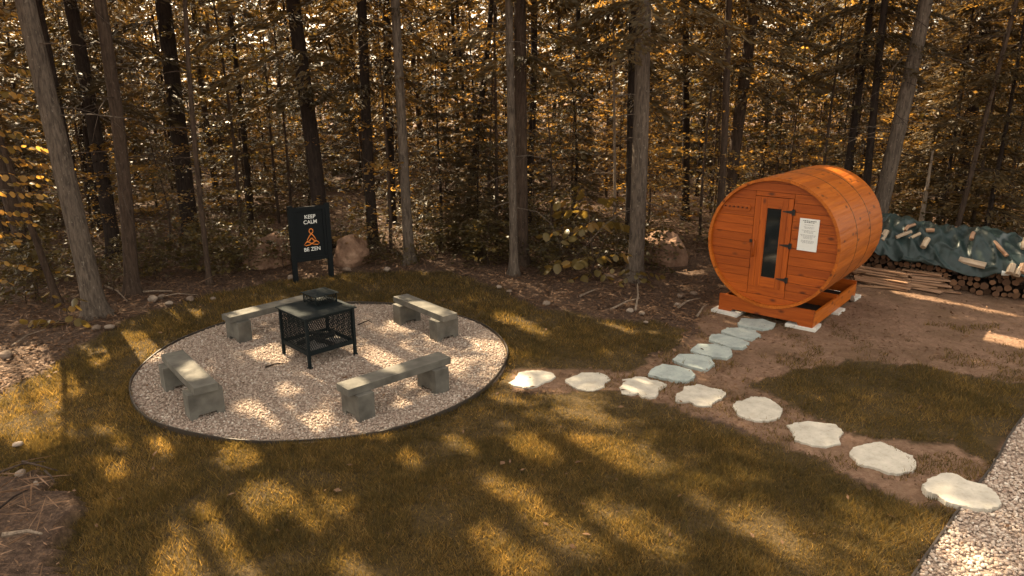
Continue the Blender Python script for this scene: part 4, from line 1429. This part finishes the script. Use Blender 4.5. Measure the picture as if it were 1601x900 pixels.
# ------------------------------------------------------------------ trees
TREES = []
def trunk_mesh(lean, r0, H, mat, seed, dead=14, dz=(1.3, 8.0), sides=14, dlen=1.0):
    r = random.Random(seed)
    m = MB()
    pts, rad = [], []
    w1, w2, ph = r.uniform(-.085, .085), r.uniform(-.085, .085), r.uniform(0, 6)
    zs = [-0.25, 0.0, 0.10, 0.25, 0.5, 0.9] + [0.9 + (H - 0.9) * (k / 15) for k in range(1, 16)]
    def centre(z):
        return Vector((lean[0] * z + w1 * math.sin(z * .55 + ph) - w1 * math.sin(ph), lean[1] * z + w2 * math.sin(z * .45 + ph) - w2 * math.sin(ph), z))
    def radius(z):
        return r0 * (1 - 0.72 * max(z, 0) / H) + r0 * 0.75 * math.exp(-max(z, 0) / 0.16)
    base = len(m.v)
    for z in zs:
        c, q = centre(z), radius(z)
        for j in range(sides):
            a = 2 * math.pi * j / sides
            rr = q * (1 + 0.07 * noise.noise(Vector((math.cos(a) * 1.5, math.sin(a) * 1.5, z * .7 + seed))) + 0.16 * math.exp(-max(z, 0) / .2) * math.sin(3 * a + seed))
            m.v.append((c.x + rr * math.cos(a), c.y + rr * math.sin(a), z))
    for i in range(len(zs) - 1):
        for j in range(sides):
            j2 = (j + 1) % sides
            m.f.append((base + i * sides + j, base + i * sides + j2, base + (i + 1) * sides + j2, base + (i + 1) * sides + j))
    m.f.append(tuple(base + (len(zs) - 1) * sides + j for j in range(sides)))
    me = m.mesh('trunk', mat, smooth=True)
    dm = None
    if dead:
        dm = []
        for k in range(dead):
            m2 = MB()
            z = r.uniform(*dz)
            a = r.uniform(0, 6.28)
            L = dlen * r.uniform(.35, 1.5)
            d = Vector((math.cos(a), math.sin(a), 0))
            c = centre(z)
            sag = r.uniform(0.15, .7)
            pts = []
            k1, k2 = r.uniform(-.12, .12), r.uniform(-.1, .1)
            for t in (0, .3, .6, 1):
                pts.append(c + d * (radius(z) * .6 + L * t) + Vector((-d.y, d.x, 0)) * (k1 * L * math.sin(4 * t)) + Vector((0, 0, 0.12 * L * t - sag * L * t * t + k2 * t)))
            m2.tube(pts, [0.011, 0.008, 0.006, 0.002], 4, False)
            for q in range(r.randrange(1, 5)):
                i0 = r.randrange(3)
                p = pts[i0].lerp(pts[i0 + 1], r.random())
                e = Vector((r.gauss(0, 1), r.gauss(0, 1), r.gauss(-.3, .4))).normalized() * L * r.uniform(.12, .4)
                m2.tube([p, p + e * .5, p + e + Vector((0, 0, -.03))], [0.005, 0.003, 0.0015], 3, False)
            dm.append(m2.mesh('dead_limb', mat))
    return me, dm, centre

def tree(name, base, lean, r0, H, barkm, seed, label, cat='tree', group=None, crown=None, crown_z=7.0, crown_s=1.0, dead=14, dz=(1.3, 8), dlen=1.0, sides=14):
    e = empty(name, base)
    me, dm, centre = trunk_mesh(lean, r0, H, M[barkm], seed, dead, dz, sides, dlen)
    link('trunk', me, e)
    for q in dm or (): link('dead_limb', q, e)
    if crown:
        c = centre(crown_z)
        cr = link('crown', crown, e, c, (lean[1] * -0.5, lean[0] * .5, seed * 1.7), (crown_s, crown_s, (H - crown_z) / 11.0))
        carve(cr, Matrix.Translation(base), crown)
    tag(e, label, cat, group)
    TREES.append((base[0], base[1]))
    return e

def line_tree(u1, v1, u2, v2, Y, wpx, barkm, label, seed, H=17, crown='high', crown_z=7.5, crown_s=1.0, dead=14, group=None, name='spruce_tree', dlen=1.0, dz=(1.3, 8)):
    """a trunk through two measured points at the distance Y"""
    a, b = at_depth(u1, v1, Y), at_depth(u2, v2, Y)
    lx = (a.x - b.x) / (a.z - b.z)
    x0 = b.x - lx * b.z
    pool = {'high': CROWN_HIGH, 'low': CROWN_LOW, 'leaf': CROWN_LEAF, None: None}[crown]
    r0 = wpx * Y * 1.02 / FPX / 2 * 0.90
    return tree(name, Vector((x0, Y, 0.0)), (lx, 0.0), r0, H, barkm, seed, label, 'tree', group, pool[seed % len(pool)] if pool else None, crown_z, crown_s, dead, dz, dlen)

line_tree(45, 0, 150, 490, 10.6, 35, 'bark_grey', 'thick smooth grey trunk leaning outwards beside the lawn, no branches low down', 1, 19, 'high', 8, 1.1, 12, dlen=1.5, dz=(3, 8))
line_tree(156, 0, 207, 462, 11.75, 23, 'bark_brown', 'straight brown trunk standing next to the thick leaning grey trunk', 2, 18, 'high', 6.5, 1.0, 16, dlen=1.4)
line_tree(30, 310, 92, 475, 11.2, 12, 'bark_brown', 'thin leaning trunk behind the golden leaves, beside the thick grey trunk', 3, 9, 'leaf', 4.5, .5, 6, name='beech_tree')
line_tree(98, 0, 160, 300, 14.5, 24, 'bark_dark', 'dark trunk in the shade just behind the thick grey and the brown trunk', 4, 18, 'low', 3.2, 1.0, 18)
line_tree(60, 0, 118, 300, 13.6, 15, 'bark_dark', 'dark slender trunk directly behind the thick leaning grey trunk', 29, 16, 'high', 7.0, .8, 12)
line_tree(257, 60, 290, 300, 16.0, 29, 'bark_dark', 'broad very dark trunk wrapped in fir sprays behind the thin russet trunk', 5, 19, 'low', 3.5, 1.05, 16)
line_tree(300, 60, 328, 448, 12.35, 9, 'bark_brown', 'thin russet trunk at the lawn edge between two stones', 6, 12, 'high', 6.5, .5, 14, dlen=.8)
line_tree(461, 0, 496, 300, 15.2, 27, 'bark_dark', 'almost black thick trunk standing behind the black sign', 7, 19, 'low', 3.5, 1.05, 14)
line_tree(562, 0, 579, 300, 15.4, 19, 'bark_dark', 'dark trunk between the black sign and the slender lit trunk', 8, 18, 'low', 3.5, .95, 18)
line_tree(617, 0, 640, 405, 14.0, 18, 'bark_grey', 'slender straight grey trunk rising from the far lawn edge', 9, 18, 'high', 6.8, .95, 16)
line_tree(603, 0, 612, 300, 18.0, 15, 'bark_dark', 'dark trunk just behind the slender straight grey trunk', 10, 18, 'low', 3.5, .9, 14)
line_tree(797, 0, 804, 425, 13.2, 15, 'bark_grey', 'slim grey trunk of the close pair at the lawn edge', 11, 18, 'high', 7, .9, 14)
line_tree(813, 0, 816, 400, 13.9, 23, 'bark_brown', 'thicker brown trunk of the close pair at the lawn edge', 12, 19, 'low', 4.0, 1.0, 18)
line_tree(1012, 0, 992, 440, 12.7, 29, 'bark_grey', 'rough grey trunk in front of the angular boulder, leafy sapling at its foot', 13, 19, 'low', 4.3, 1.0, 22, dlen=1.2)
line_tree(990, 0, 985, 300, 15.5, 17, 'bark_dark', 'dark trunk close behind the rough grey trunk', 30, 18, 'low', 3.5, .9, 14)
line_tree(1145, 15, 1127, 285, 15.2, 13, 'bark_brown', 'slim brown trunk rising just behind the sauna front', 14, 16, 'low', 4.0, .8, 16)
line_tree(1163, 50, 1147, 233, 17.0, 21, 'bark_brown', 'brown trunk behind the slim trunk by the sauna', 15, 18, 'low', 3.5, .95, 18)
line_tree(1361, 0, 1325, 253, 16.0, 12, 'bark_dark', 'slim dark leaning trunk behind the sauna roof', 16, 17, 'low', 4.0, .8, 16)
line_tree(1386, 0, 1357, 277, 15.2, 13, 'bark_dark', 'dark trunk next to the slim leaning one behind the sauna', 17, 17, 'low', 4.0, .85, 18)
line_tree(1434, 17, 1383, 283, 14.6, 26, 'bark_grey', 'pale patched thick trunk leaning behind the rear of the sauna', 18, 18, 'high', 7.0, 1.0, 26, dlen=1.2)
line_tree(1588, 0, 1513, 293, 14.3, 9, 'bark_brown', 'thin leaning pole of a tree behind the tarp', 19, 12, 'high', 7, .5, 10)
line_tree(1540, 0, 1500, 300, 17.5, 20, 'bark_dark', 'dark trunk wrapped in fir branches behind the tarp', 20, 18, 'low', 3.5, 1.0, 14)
line_tree(367, 60, 387, 290, 17.5, 9, 'bark_dark', 'thin dark trunk among golden leaves, nearest the russet trunk', 21, 14, 'low', 6.5, .6, 10)
line_tree(707, 0, 713, 283, 19.0, 8, 'bark_dark', 'thin straight dark trunk between the slender grey trunk and the close pair', 22, 14, 'leaf', 6, .7, 8, name='beech_tree')
line_tree(757, 33, 733, 290, 17.0, 11, 'bark_dark', 'thin trunk leaning towards the close pair of trunks', 23, 14, 'leaf', 5.5, .7, 10, name='beech_tree')
line_tree(1075, 20, 1073, 220, 18.5, 13, 'bark_dark', 'dark trunk between the rough grey trunk and the sauna', 24, 17, 'low', 4.0, .9, 14)
line_tree(1469, 200, 1455, 273, 15.0, 11, 'dead_wood', 'short pale snapped trunk standing behind the tarp', 25, 2.2, None, 1, 1, 5, name='snapped_trunk', dz=(.6, 2), dlen=.4)
line_tree(963, 150, 961, 300, 15.8, 6, 'dead_wood', 'thin pale dead pole just beside the rough grey trunk', 26, 7, None, 1, 1, 12, name='dead_pole', dz=(1, 6), dlen=.6)

MARKS = [('thick leaning grey trunk', (-6.6, 10.6)), ('straight brown trunk', (-6.6, 11.75)), ('broad very dark trunk', (-7.6, 16)), ('thin russet trunk', (-5.2, 12.3)), ('black sign', (-3.75, 12.8)),
         ('slender straight grey trunk', (-2.1, 14)), ('close pair of trunks', (0.1, 13.4)), ('rough grey trunk', (2.3, 12.7)), ('angular boulder', (3.1, 14.1)), ('barrel sauna', (4.6, 11.2)), ('pale patched thick trunk', (7.6, 14.6)), ('green tarp', (8.3, 12.3)), ('thin leaning pole', (10, 14.3))]
def where(x, y):
    b = math.atan2(x, y)
    nm, (mx, my) = min(MARKS, key=lambda m: (math.atan2(m[1][0], m[1][1]) - b) ** 2 * 400 + (0 if y > m[1][1] - .3 else 3))
    off = b - math.atan2(mx, my)
    if math.hypot(x - mx, y - my) < 1.3: rel = 'beside the'
    elif y < my + 4: rel = 'shortly behind the'
    elif y < my + 11: rel = 'well behind the'
    else: rel = 'far back in the wood behind the'
    return rel + ' ' + nm

line_tree(826, 100, 824, 330, 17.9, 13, 'bark_dark', 'dark spruce trunk added for shade directly behind the close pair of trunks', 31, 18, 'high', 6.0, 1.0, 8)  # tree added so its crown covers a stray sun patch on the soil

# the rest of the wood
frnd = random.Random(41)
def free(x, y, d):
    return all((x - a) ** 2 + (y - b) ** 2 > d * d for a, b in TREES)
kinds = [('spruce_tree', 'bark_dark', 'low', 'dark spruce trunk ', 'spruces deeper in the wood', 0.10),
         ('spruce_tree', 'bark_brown', 'low', 'brown spruce trunk ', 'brown spruces deeper in the wood', 0.11),
         ('beech_tree', 'bark_dark', 'leaf', 'thin dark beech trunk ', 'thin beeches deeper in the wood', 0.055)]
placed = 0
for k in range(4000):
    if placed >= 118: break
    y = frnd.uniform(15.5, 46)
    x = frnd.uniform(-1, 1) * (y * 0.80 + 5)
    if not free(x, y, 1.5 + 0.03 * y): continue
    nm, bk, cr, lab, grp, r0 = kinds[frnd.choice((0, 0, 1, 2, 2))]
    pool = {'low': CROWN_LOW, 'leaf': CROWN_LEAF}[cr]
    H = frnd.uniform(13, 19)
    tree(nm, Vector((x, y, 0)), (frnd.uniform(-.05, .05), frnd.uniform(-.04, .04)), r0 * frnd.uniform(.6, 1.25), H, bk, 300 + k, lab + where(x, y), 'tree', grp, pool[k % len(pool)], frnd.uniform(2.6, 5.5), frnd.uniform(.55, .95) if y < 24 else frnd.uniform(.45, .7) if y < 31 else frnd.uniform(.7, 1.0), 9 if y < 26 else 0, (1, 7), 1.0, 8)
    placed += 1

# trees at the sides of the clearing, whose crowns shade the lawn
for i, (x, y, cz) in enumerate(((-10.2, 9.2, 6), (-11.5, 12.2, 5.5), (-13.0, 8.0, 6), (-9.6, 13.6, 6), (-14.5, 15.5, 5), (13.5, 13.0, 5), (12.0, 15.5, 5), (-9.3, 6.4, 6.5))):
    tree('spruce_tree', Vector((x, y, 0)), (frnd.uniform(-.03, .03), 0), 0.15, 17, 'bark_brown', 700 + i, 'spruce standing at the side of the clearing', 'tree', 'spruces at the sides of the clearing', CROWN_HIGH[i % 4], cz, 1.1, 8)

def plant(name, crown, stem, loc, s, rz, label, cat, group, cname='crown', tilt=(0, 0)):
    e = empty(name, loc, rz)
    e.scale = (s, s, s)
    e.rotation_euler = (tilt[0], tilt[1], rz)
    link('stem', stem, e)
    cr = link(cname, crown, e)
    if loc[1] < 19: carve(cr, Matrix.LocRotScale(Vector(loc), e.rotation_euler, e.scale), crown)
    tag(e, label, cat, group)
    return e

SP = []
placed = 0
for k in range(6000):
    if placed >= 165: break
    y = 14.6 + 26 * frnd.random() ** 1.25
    x = frnd.uniform(-1, 1) * (y * 0.78 + 2)
    if y < 16 and 1.5 < x < 9: continue
    if any((x - a) ** 2 + (y - b) ** 2 < 1.0 for a, b in SP): continue
    SP.append((x, y))
    i = frnd.randrange(len(SAPLING))
    sc_ = frnd.uniform(.75, 1.3)
    hh = SAPLING[i][2] * sc_
    lab = ('short ' if hh < 3.4 else 'tall ' if hh > 5.6 else '') + ('olive leafed beech sapling ', 'golden leafed beech sapling ')[1 if i % 3 else 0] + where(x, y)
    plant('beech_sapling', SAPLING[i][0], STEM_S[i], (x, y, 0), sc_, frnd.uniform(0, 6.28), lab, 'sapling', ('olive beech saplings in the wood', 'golden beech saplings in the wood')[1 if i % 3 else 0])
    placed += 1
placed = 0
for k in range(3000):
    if placed >= 70: break
    y = 15.5 + 22 * frnd.random()
    x = frnd.uniform(-1, 1) * (y * 0.78 + 2)
    if any((x - a) ** 2 + (y - b) ** 2 < 1.6 for a, b in SP): continue
    if y < 17 and abs(x - 4) < 3.5: continue
    SP.append((x, y))
    i = frnd.randrange(4)
    sf = frnd.uniform(.6, 1.35)
    plant('young_fir', YOUNG_FIR[i][0], STEM_F[i], (x, y, 0), sf, frnd.uniform(0, 6.28), ('tall ' if sf > 1.1 else 'small ' if sf < .8 else '') + 'young fir ' + where(x, y), 'fir', 'young firs in the wood')
    placed += 1
# measured ones
for i, (u, v, Y, s, k, lab) in enumerate(((1545, 330, 14.6, 1.25, 0, 'young fir with broad level sprays right behind the tarp'), (1470, 330, 16.2, 1.1, 1, 'young fir between the leaning trunk and the tarp'), (690, 380, 15.6, .8, 2, 'dark young fir beside the slender straight grey trunk'), (750, 380, 15.0, .62, 3, 'small dark young fir beside the close pair of trunks'))):
    p = at_depth(u, v, Y)
    plant('young_fir', YOUNG_FIR[k][0], STEM_F[k], (p.x, Y, 0), s, i * 2.1, lab, 'fir', 'young firs at the edge of the wood')

# leafy shrubs along the edge
placed = 0
edge = [(-9.5, 11.0), (-7.4, 11.3), (-6.4, 12.4), (-5.2, 13.0), (-3, 13.9), (-1.2, 13.7), (0.8, 13.2), (1.7, 12.5), (2.6, 12.6), (3.6, 13.2), (5, 14.2), (7, 14.8), (9.5, 14.2)]
for k in range(95):
    j = frnd.uniform(0, len(edge) - 1.001)
    a, b = edge[int(j)], edge[int(j) + 1]
    t = j - int(j)
    x, y = a[0] + (b[0] - a[0]) * t + frnd.uniform(-.2, .2), a[1] + (b[1] - a[1]) * t + frnd.uniform(0.0, 1.0) ** 1.3 * 2.6
    if 3.0 < x < 6.5 and y < 14.0: continue
    i = frnd.randrange(4)
    sb = frnd.uniform(.5, 1.15)
    plant('leafy_shrub', SHRUB[i][0], STEM_B[i], (x, y, 0.0), sb, frnd.uniform(0, 6.28), ('tiny', 'low', 'knee-high', 'bushy')[min(3, int((sb - .5) * 6.2))] + ' olive leafed shrub ' + where(x, y), 'shrub', 'low shrubs along the edge of the wood', 'foliage')

# ------------------------------------------------------------------ broad leafed plants whose leaves can be told apart
def broad_leaf(seed, mat):
    r = random.Random(seed)
    n = 12
    v, f = [(0, 0, 0)], []
    for i in range(n):
        a = 2 * math.pi * i / n
        rr = 0.5 * (1 + 0.06 * r.uniform(-1, 1)) * (1.16 if i == 0 else 1)
        x, y = rr * math.cos(a), rr * 0.82 * math.sin(a)
        v.append((x + 0.5, y, -0.10 * abs(y) * 2 - 0.10 * x * x + 0.03 * r.uniform(-1, 1)))
    v[0] = (0.5, 0, 0.02)
    f = [(0, 1 + i, 1 + (i + 1) % n) for i in range(n)]
    me = MB().add(v, f).mesh('leaf', mat, smooth=True)
    a = me.attributes.new('rnd', 'FLOAT', 'POINT')
    val = r.uniform(.2, .8)
    a.data.foreach_set('value', [val] * len(me.vertices))
    return me
BL = [broad_leaf(i, M['leaf_broad']) for i in range(4)]
BLY = [broad_leaf(20 + i, M['leaf_gold']) for i in range(4)]
for me in BLY:
    me.attributes['rnd'].data.foreach_set('value', [0.95] * len(me.vertices))

def broad_plant(loc, sprays, label, size=0.13, gold=0.1, stems=()):
    """sprays: (start, end, count) of twigs carrying two rows of leaves"""
    e = empty('broadleaf_sapling', loc)
    m = MB()
    for st in stems:
        m.tube(st, [0.016 - 0.010 * i / (len(st) - 1) for i in range(len(st))], 6)
    for a, b, n in sprays:
        a, b = Vector(a), Vector(b)
        mid = (a + b) / 2 + Vector((0, 0, 0.06))
        m.tube([a, mid, b], [0.007, 0.005, 0.002], 4, False)
    m.build('stem', M['bark_brown'], e)
    for a, b, n in sprays:
        if size < .12: n = int(n * 1.6)
        a, b = Vector(a), Vector(b)
        d = (b - a)
        for k in range(n):
            t = (k + .7) / n
            p = a.lerp(b, t) + Vector((0, 0, 0.06 * 4 * t * (1 - t) * .5 + rnd.uniform(-.02, .02)))
            sd = 1 if k % 2 else -1
            ang = math.atan2(d.y, d.x) + sd * rnd.uniform(.5, 1.2)
            s = size * rnd.uniform(.7, 1.2)
            lib = BLY if rnd.random() < gold else BL
            link('leaf', lib[rnd.randrange(4)], e, p, (rnd.uniform(-.5, .5) - 0.55 * math.cos(ang), rnd.uniform(0.2, 1.0), ang), (s, s, s))
    tag(e, label, 'sapling')

def spr(list_px, Y, base):
    return [((at_depth(u1, v1, Y + dy1) - base), (at_depth(u2, v2, Y + dy2) - base), n) for (u1, v1, dy1, u2, v2, dy2, n) in list_px]
b0 = Vector((1.35, 12.75, 0.0))
broad_plant(b0, spr([(930, 350, .1, 845, 368, -.2, 11), (930, 320, .1, 850, 312, .1, 8), (925, 325, 0, 905, 290, .3, 6), (925, 345, 0, 980, 352, -.1, 8), (935, 345, 0, 880, 378, -.5, 8), (925, 400, 0, 855, 418, -.3, 10), (930, 405, 0, 985, 395, -.2, 8), (930, 400, 0, 900, 412, -.6, 6),
                    (930, 425, 0, 870, 448, -.3, 6), (930, 420, 0, 955, 440, -.3, 5), (920, 330, .2, 870, 330, .6, 7), (930, 315, 0, 968, 310, .4, 7)], 12.75, b0),
            'broad leafed sapling with round olive leaves next to the rough grey trunk', 0.19, 0.13,
            [[(0, 0, -.05), at_depth(928, 420, 12.75) - b0, at_depth(922, 345, 12.75) - b0, at_depth(915, 295, 12.85) - b0], [(0.05, 0, -.03), at_depth(935, 400, 12.7) - b0, at_depth(965, 320, 12.8) - b0]])
b1 = Vector((2.25, 12.25, 0.0))
broad_plant(b1, spr([(990, 425, 0, 955, 418, -.1, 4), (990, 425, 0, 1035, 432, -.1, 6), (990, 430, 0, 1020, 445, -.2, 5), (985, 430, 0, 970, 445, -.2, 4)], 12.25, b1),
            'small broad leafed seedling around the foot of the rough grey trunk', 0.13, 0.0, [[(0, 0, -.03), (0, 0, .2)]])
b2 = Vector((-8.2, 10.3, 0.0))
broad_plant(b2, spr([(-30, 405, 0, 55, 420, -.1, 9), (-30, 395, 0, 30, 375, .1, 7), (-30, 370, 0, 45, 365, .2, 7), (-30, 435, 0, 15, 440, -.2, 5), (-40, 330, .2, 60, 335, .4, 10), (-40, 300, .2, 70, 305, .3, 10), (-40, 270, .3, 80, 280, .4, 11), (-40, 240, .3, 60, 255, .4, 9), (-40, 200, .3, 50, 215, .4, 9), (-40, 140, .3, 45, 150, .4, 8), (-40, 100, .3, 45, 110, .4, 8), (-40, 40, .3, 30, 45, .4, 8), (-40, 15, .3, 30, 20, .4, 8), (20, 255, .4, 110, 262, .6, 10), (10, 285, .4, 105, 295, .7, 10), (20, 318, .4, 100, 322, .7, 9), (0, 228, .5, 95, 235, .8, 10), (0, 180, .5, 70, 190, .8, 8), (0, 345, .2, 60, 350, .5, 7)], 10.3, b2),
            'tall sapling of golden leaves beside the thick leaning grey trunk', 0.105, 0.7,
            [[(0, 0, -.05), at_depth(-30, 400, 10.3) - b2, at_depth(-40, 250, 10.5) - b2, at_depth(-40, 100, 10.6) - b2, at_depth(-40, 5, 10.6) - b2]])
b3 = Vector((-6.75, 10.15, 0.0))
broad_plant(b3, spr([(110, 480, 0, 122, 463, -.1, 4), (110, 490, 0, 75, 452, .2, 4), (105, 505, 0, 40, 500, -.2, 9), (105, 510, 0, 60, 530, -.3, 7), (105, 505, 0, 25, 520, -.3, 8), (105, 495, 0, 130, 500, -.2, 4)], 10.15, b3),
            'low broad leafed plant at the foot of the thick leaning grey trunk', 0.14, 0.12, [[(0, 0, -.03), (0, 0, .25)]])

# ------------------------------------------------------------------ fallen sticks
def stick(pts, r, label, mat='dead_wood', group='fallen sticks on the wood floor'):
    m = MB().tube(pts, [r * (1 - .6 * i / (len(pts) - 1)) for i in range(len(pts))], 6)
    tag(m.build('fallen_stick', M[mat]), label, 'stick', group)
specs = [((955, 488), (1000, 470), 'grey bent stick between the rough trunk and the lawn'), ((993, 490), (998, 462), 'pale upright broken stick at the foot of the rough grey trunk'),
         ((907, 467), (935, 455), 'pale stick beside the pink stone under the sapling'), ((205, 462), (270, 459), 'long stick lying from the brown trunk towards the stones'),
         ((165, 450), (200, 475), 'stick leaning at the foot of the brown trunk'), ((240, 470), (310, 465), 'thin stick among the stones by the lawn edge'),
         ((1060, 485), (1095, 470), 'short stick on the bare soil beside the sauna'), ((1090, 498), (1105, 480), 'pale short stick nearest the sauna paver'),
         ((0, 765), (75, 745), 'long twig across the soil mound'), ((10, 864), (72, 862), 'pale stick lying flat in front on the soil mound'), ((0, 825), (50, 790), 'dark twig on the slope of the soil mound'),
         ((40, 745), (95, 760), 'bent twig at the top of the soil mound'), ((75, 760), (90, 778), 'short twig at the lawn side of the soil mound'),
         ((20, 545), (70, 520), 'thin stick beside the low plant by the thick trunk'), ((415, 578), (445, 572), 'short dark twig on the gravel beside the fire pit'), ((560, 511), (582, 508), 'thin dark twig on the gravel behind the fire pit')]
for i, (a, b, lab) in enumerate(specs):
    h = 0.16 if a[0] < 100 and a[1] > 700 else 0.05
    if 'gravel' in lab: h = 0.035
    A_, B_ = G(*a), G(*b)
    if 'upright' in lab: B_ = A_ + Vector((.03, .1, .42))
    mid = (A_ + B_) / 2 + Vector((rnd.uniform(-.05, .05), rnd.uniform(-.05, .05), rnd.uniform(0, .05)))
    stick([A_ + Vector((0, 0, h)), mid + Vector((0, 0, h)), B_ + Vector((0, 0, h))], 0.012 if 'thin' in lab or 'twig' in lab else 0.02, lab, 'bark_dark' if 'dark' in lab else 'bark_brown' if 'mound' in lab and 'pale' not in lab else 'dead_wood')

# ------------------------------------------------------------------ floor litter, ground cover, far wood (what nobody could count)
def litter():
    n = 90000
    y = 7.5 + 20 * rng.random(n) ** 1.5
    x = rng.uniform(-1, 1, n) * (y * 0.78 + 1.5)
    P = np.c_[x, y]
    lawn, soil, mound = masks(P)
    ok = ~lawn & ~inside(PATH_POLY, P) & (np.hypot(x - PIT_C.x, y - PIT_C.y) > PIT_R + .3) & ~(soil & (rng.random(n) > 0.10))
    # the mound in front
    Q = np.c_[rng.uniform(-6, -3, 4000), rng.uniform(4, 7, 4000)]
    Q = Q[masks(Q)[2]]
    # stray leaves on the lawn
    S = np.c_[rng.uniform(-6, 5, 260), rng.uniform(4.5, 13, 260)]
    C_ = np.c_[rng.uniform(-1, 10, 26000), rng.uniform(5, 12.5, 26000)]
    C_ = C_[masks(C_)[1] & ~inside(PATH_POLY, C_) & (rng.random(26000) < np.clip(fbm(C_, 1.5, 505) * 2 - .45, .08, 1))]
    nc = len(C_)
    C_ = C_[~on_stone(C_)]
    nc = len(C_)
    ok &= ~on_stone(P)
    P = np.concatenate([C_, P[ok], Q, S])
    n = len(P)
    bump = (fbm(P, 0.9, 60) - 0.35) * 0.16 * np.clip((P[:, 1] - 11) / 2, 0.3, 1.5)
    z = np.maximum(bump, 0) + rng.uniform(0.004, 0.04, n)
    z[len(P) - len(S) - len(Q):] = 0.04 + rng.uniform(0, .1, len(S) + len(Q))
    z[len(P) - len(S):] = 0.03
    a = rng.uniform(0, 6.28, n)
    L = rng.uniform(0.03, 0.085, n)
    L[:nc] *= .55
    L[n - len(S) - len(Q):n - len(S)] *= .5
    z[:nc] = rng.uniform(0.0, .014, nc)
    q = quads(np.c_[P, z], np.c_[np.cos(a), np.sin(a), rng.normal(0, .25, n)], np.c_[rng.normal(0, .4, n), rng.normal(0, .4, n), np.ones(n)], L, L * rng.uniform(.25, .7, n), .1)
    tag(link('leaf_litter', np_mesh('leaf_litter', q.reshape(-1, 3), 4, M['leaf_dry'], rng.random(n))), 'dry brown leaf litter covering the wood floor', 'leaf litter', kind='stuff')
    # twigs
    m = 5200
    y = 10 + 12 * rng.random(m) ** 1.6
    x = rng.uniform(-1, 1, m) * (y * 0.78 + 1)
    P = np.c_[x, y]
    lawn, soil, mound = masks(P)
    P = P[~lawn & ~soil & ~inside(PATH_POLY, P) & (np.hypot(x - PIT_C.x, y - PIT_C.y) > PIT_R + .3)]
    Q = np.c_[rng.uniform(-6, -3, 500), rng.uniform(4, 7, 500)]
    Q = Q[masks(Q)[2]]
    P = np.concatenate([P, Q])
    m = len(P)
    a = rng.uniform(0, 6.28, m)
    L = rng.uniform(0.08, 0.5, m)
    z = rng.uniform(0.01, 0.09, m)
    z[m - len(Q):] += 0.09
    q = quads(np.c_[P, z], np.c_[np.cos(a), np.sin(a), rng.normal(0, .2, m)], np.c_[rng.normal(0, .6, m), rng.normal(0, .6, m), np.ones(m)], L, rng.uniform(.006, .016, m), .5)
    tag(link('twig_litter', np_mesh('twig_litter', q.reshape(-1, 3), 4, M['leaf_dry'], rng.uniform(.4, 1, m))), 'thin broken twigs scattered over the wood floor', 'twigs', kind='stuff')
litter()

def undergrowth():
    n = 60000
    y = 13.8 + 24 * rng.random(n) ** 1.3
    x = rng.uniform(-1, 1, n) * (y * 0.78 + 2)
    P = np.c_[x, y]
    cl = fbm(P, 0.8, 400)
    ok = (cl > 0.42) & ~((x > 3) & (x < 9.5) & (y < 14.6))
    P, cl, y = P[ok], cl[ok], y[ok]
    n = len(P)
    z = rng.random(n) ** 1.2 * (0.15 + 1.1 * (cl - 0.4) / .3) * np.clip((y - 13) / 3, .35, 1.0)
    a = rng.uniform(0, 6.28, n)
    L = rng.uniform(0.05, 0.11, n) * (1 + (y - 14) * .02)
    q = quads(np.c_[P, z], np.c_[np.cos(a), np.sin(a), rng.normal(-.2, .25, n)], np.c_[rng.normal(0, .4, n), rng.normal(0, .4, n), np.ones(n)], L, L * .62, -.1)
    tag(link('undergrowth', np_mesh('undergrowth', q.reshape(-1, 3), 4, M['leaf_olive'], np.clip(rng.normal(.45, .25, n), 0, 1))), 'low mixed undergrowth covering the floor of the wood', 'undergrowth', kind='stuff')
    n = 210000
    y = rng.uniform(38, 66, n)
    x = rng.uniform(-1, 1, n) * (y * 0.85 + 6)
    z = rng.random(n) ** 0.85 * 18
    P = np.c_[x, y]
    k = vnoise(np.c_[x * 1.0 + 31 * np.floor(y / 5), z * 1.4], .55, 410)
    ok = k > 0.2
    c = np.c_[x, y, z][ok]
    n = len(c)
    a = rng.uniform(0, 6.28, n)
    L = rng.uniform(0.22, 0.5, n)
    q = quads(c, np.c_[np.cos(a), np.sin(a), rng.normal(-.2, .3, n)], np.c_[rng.normal(0, 1, n), rng.normal(0, 1, n), rng.normal(0, 1, n)], L, L * .6, -.1)
    tag(link('far_wood', np_mesh('far_wood', q.reshape(-1, 3), 4, M['leaf_gold'], np.clip(rng.normal(.4, .25, n), 0, 1))), 'far golden brown wood closing the view behind the trunks', 'wood', kind='stuff')
undergrowth()
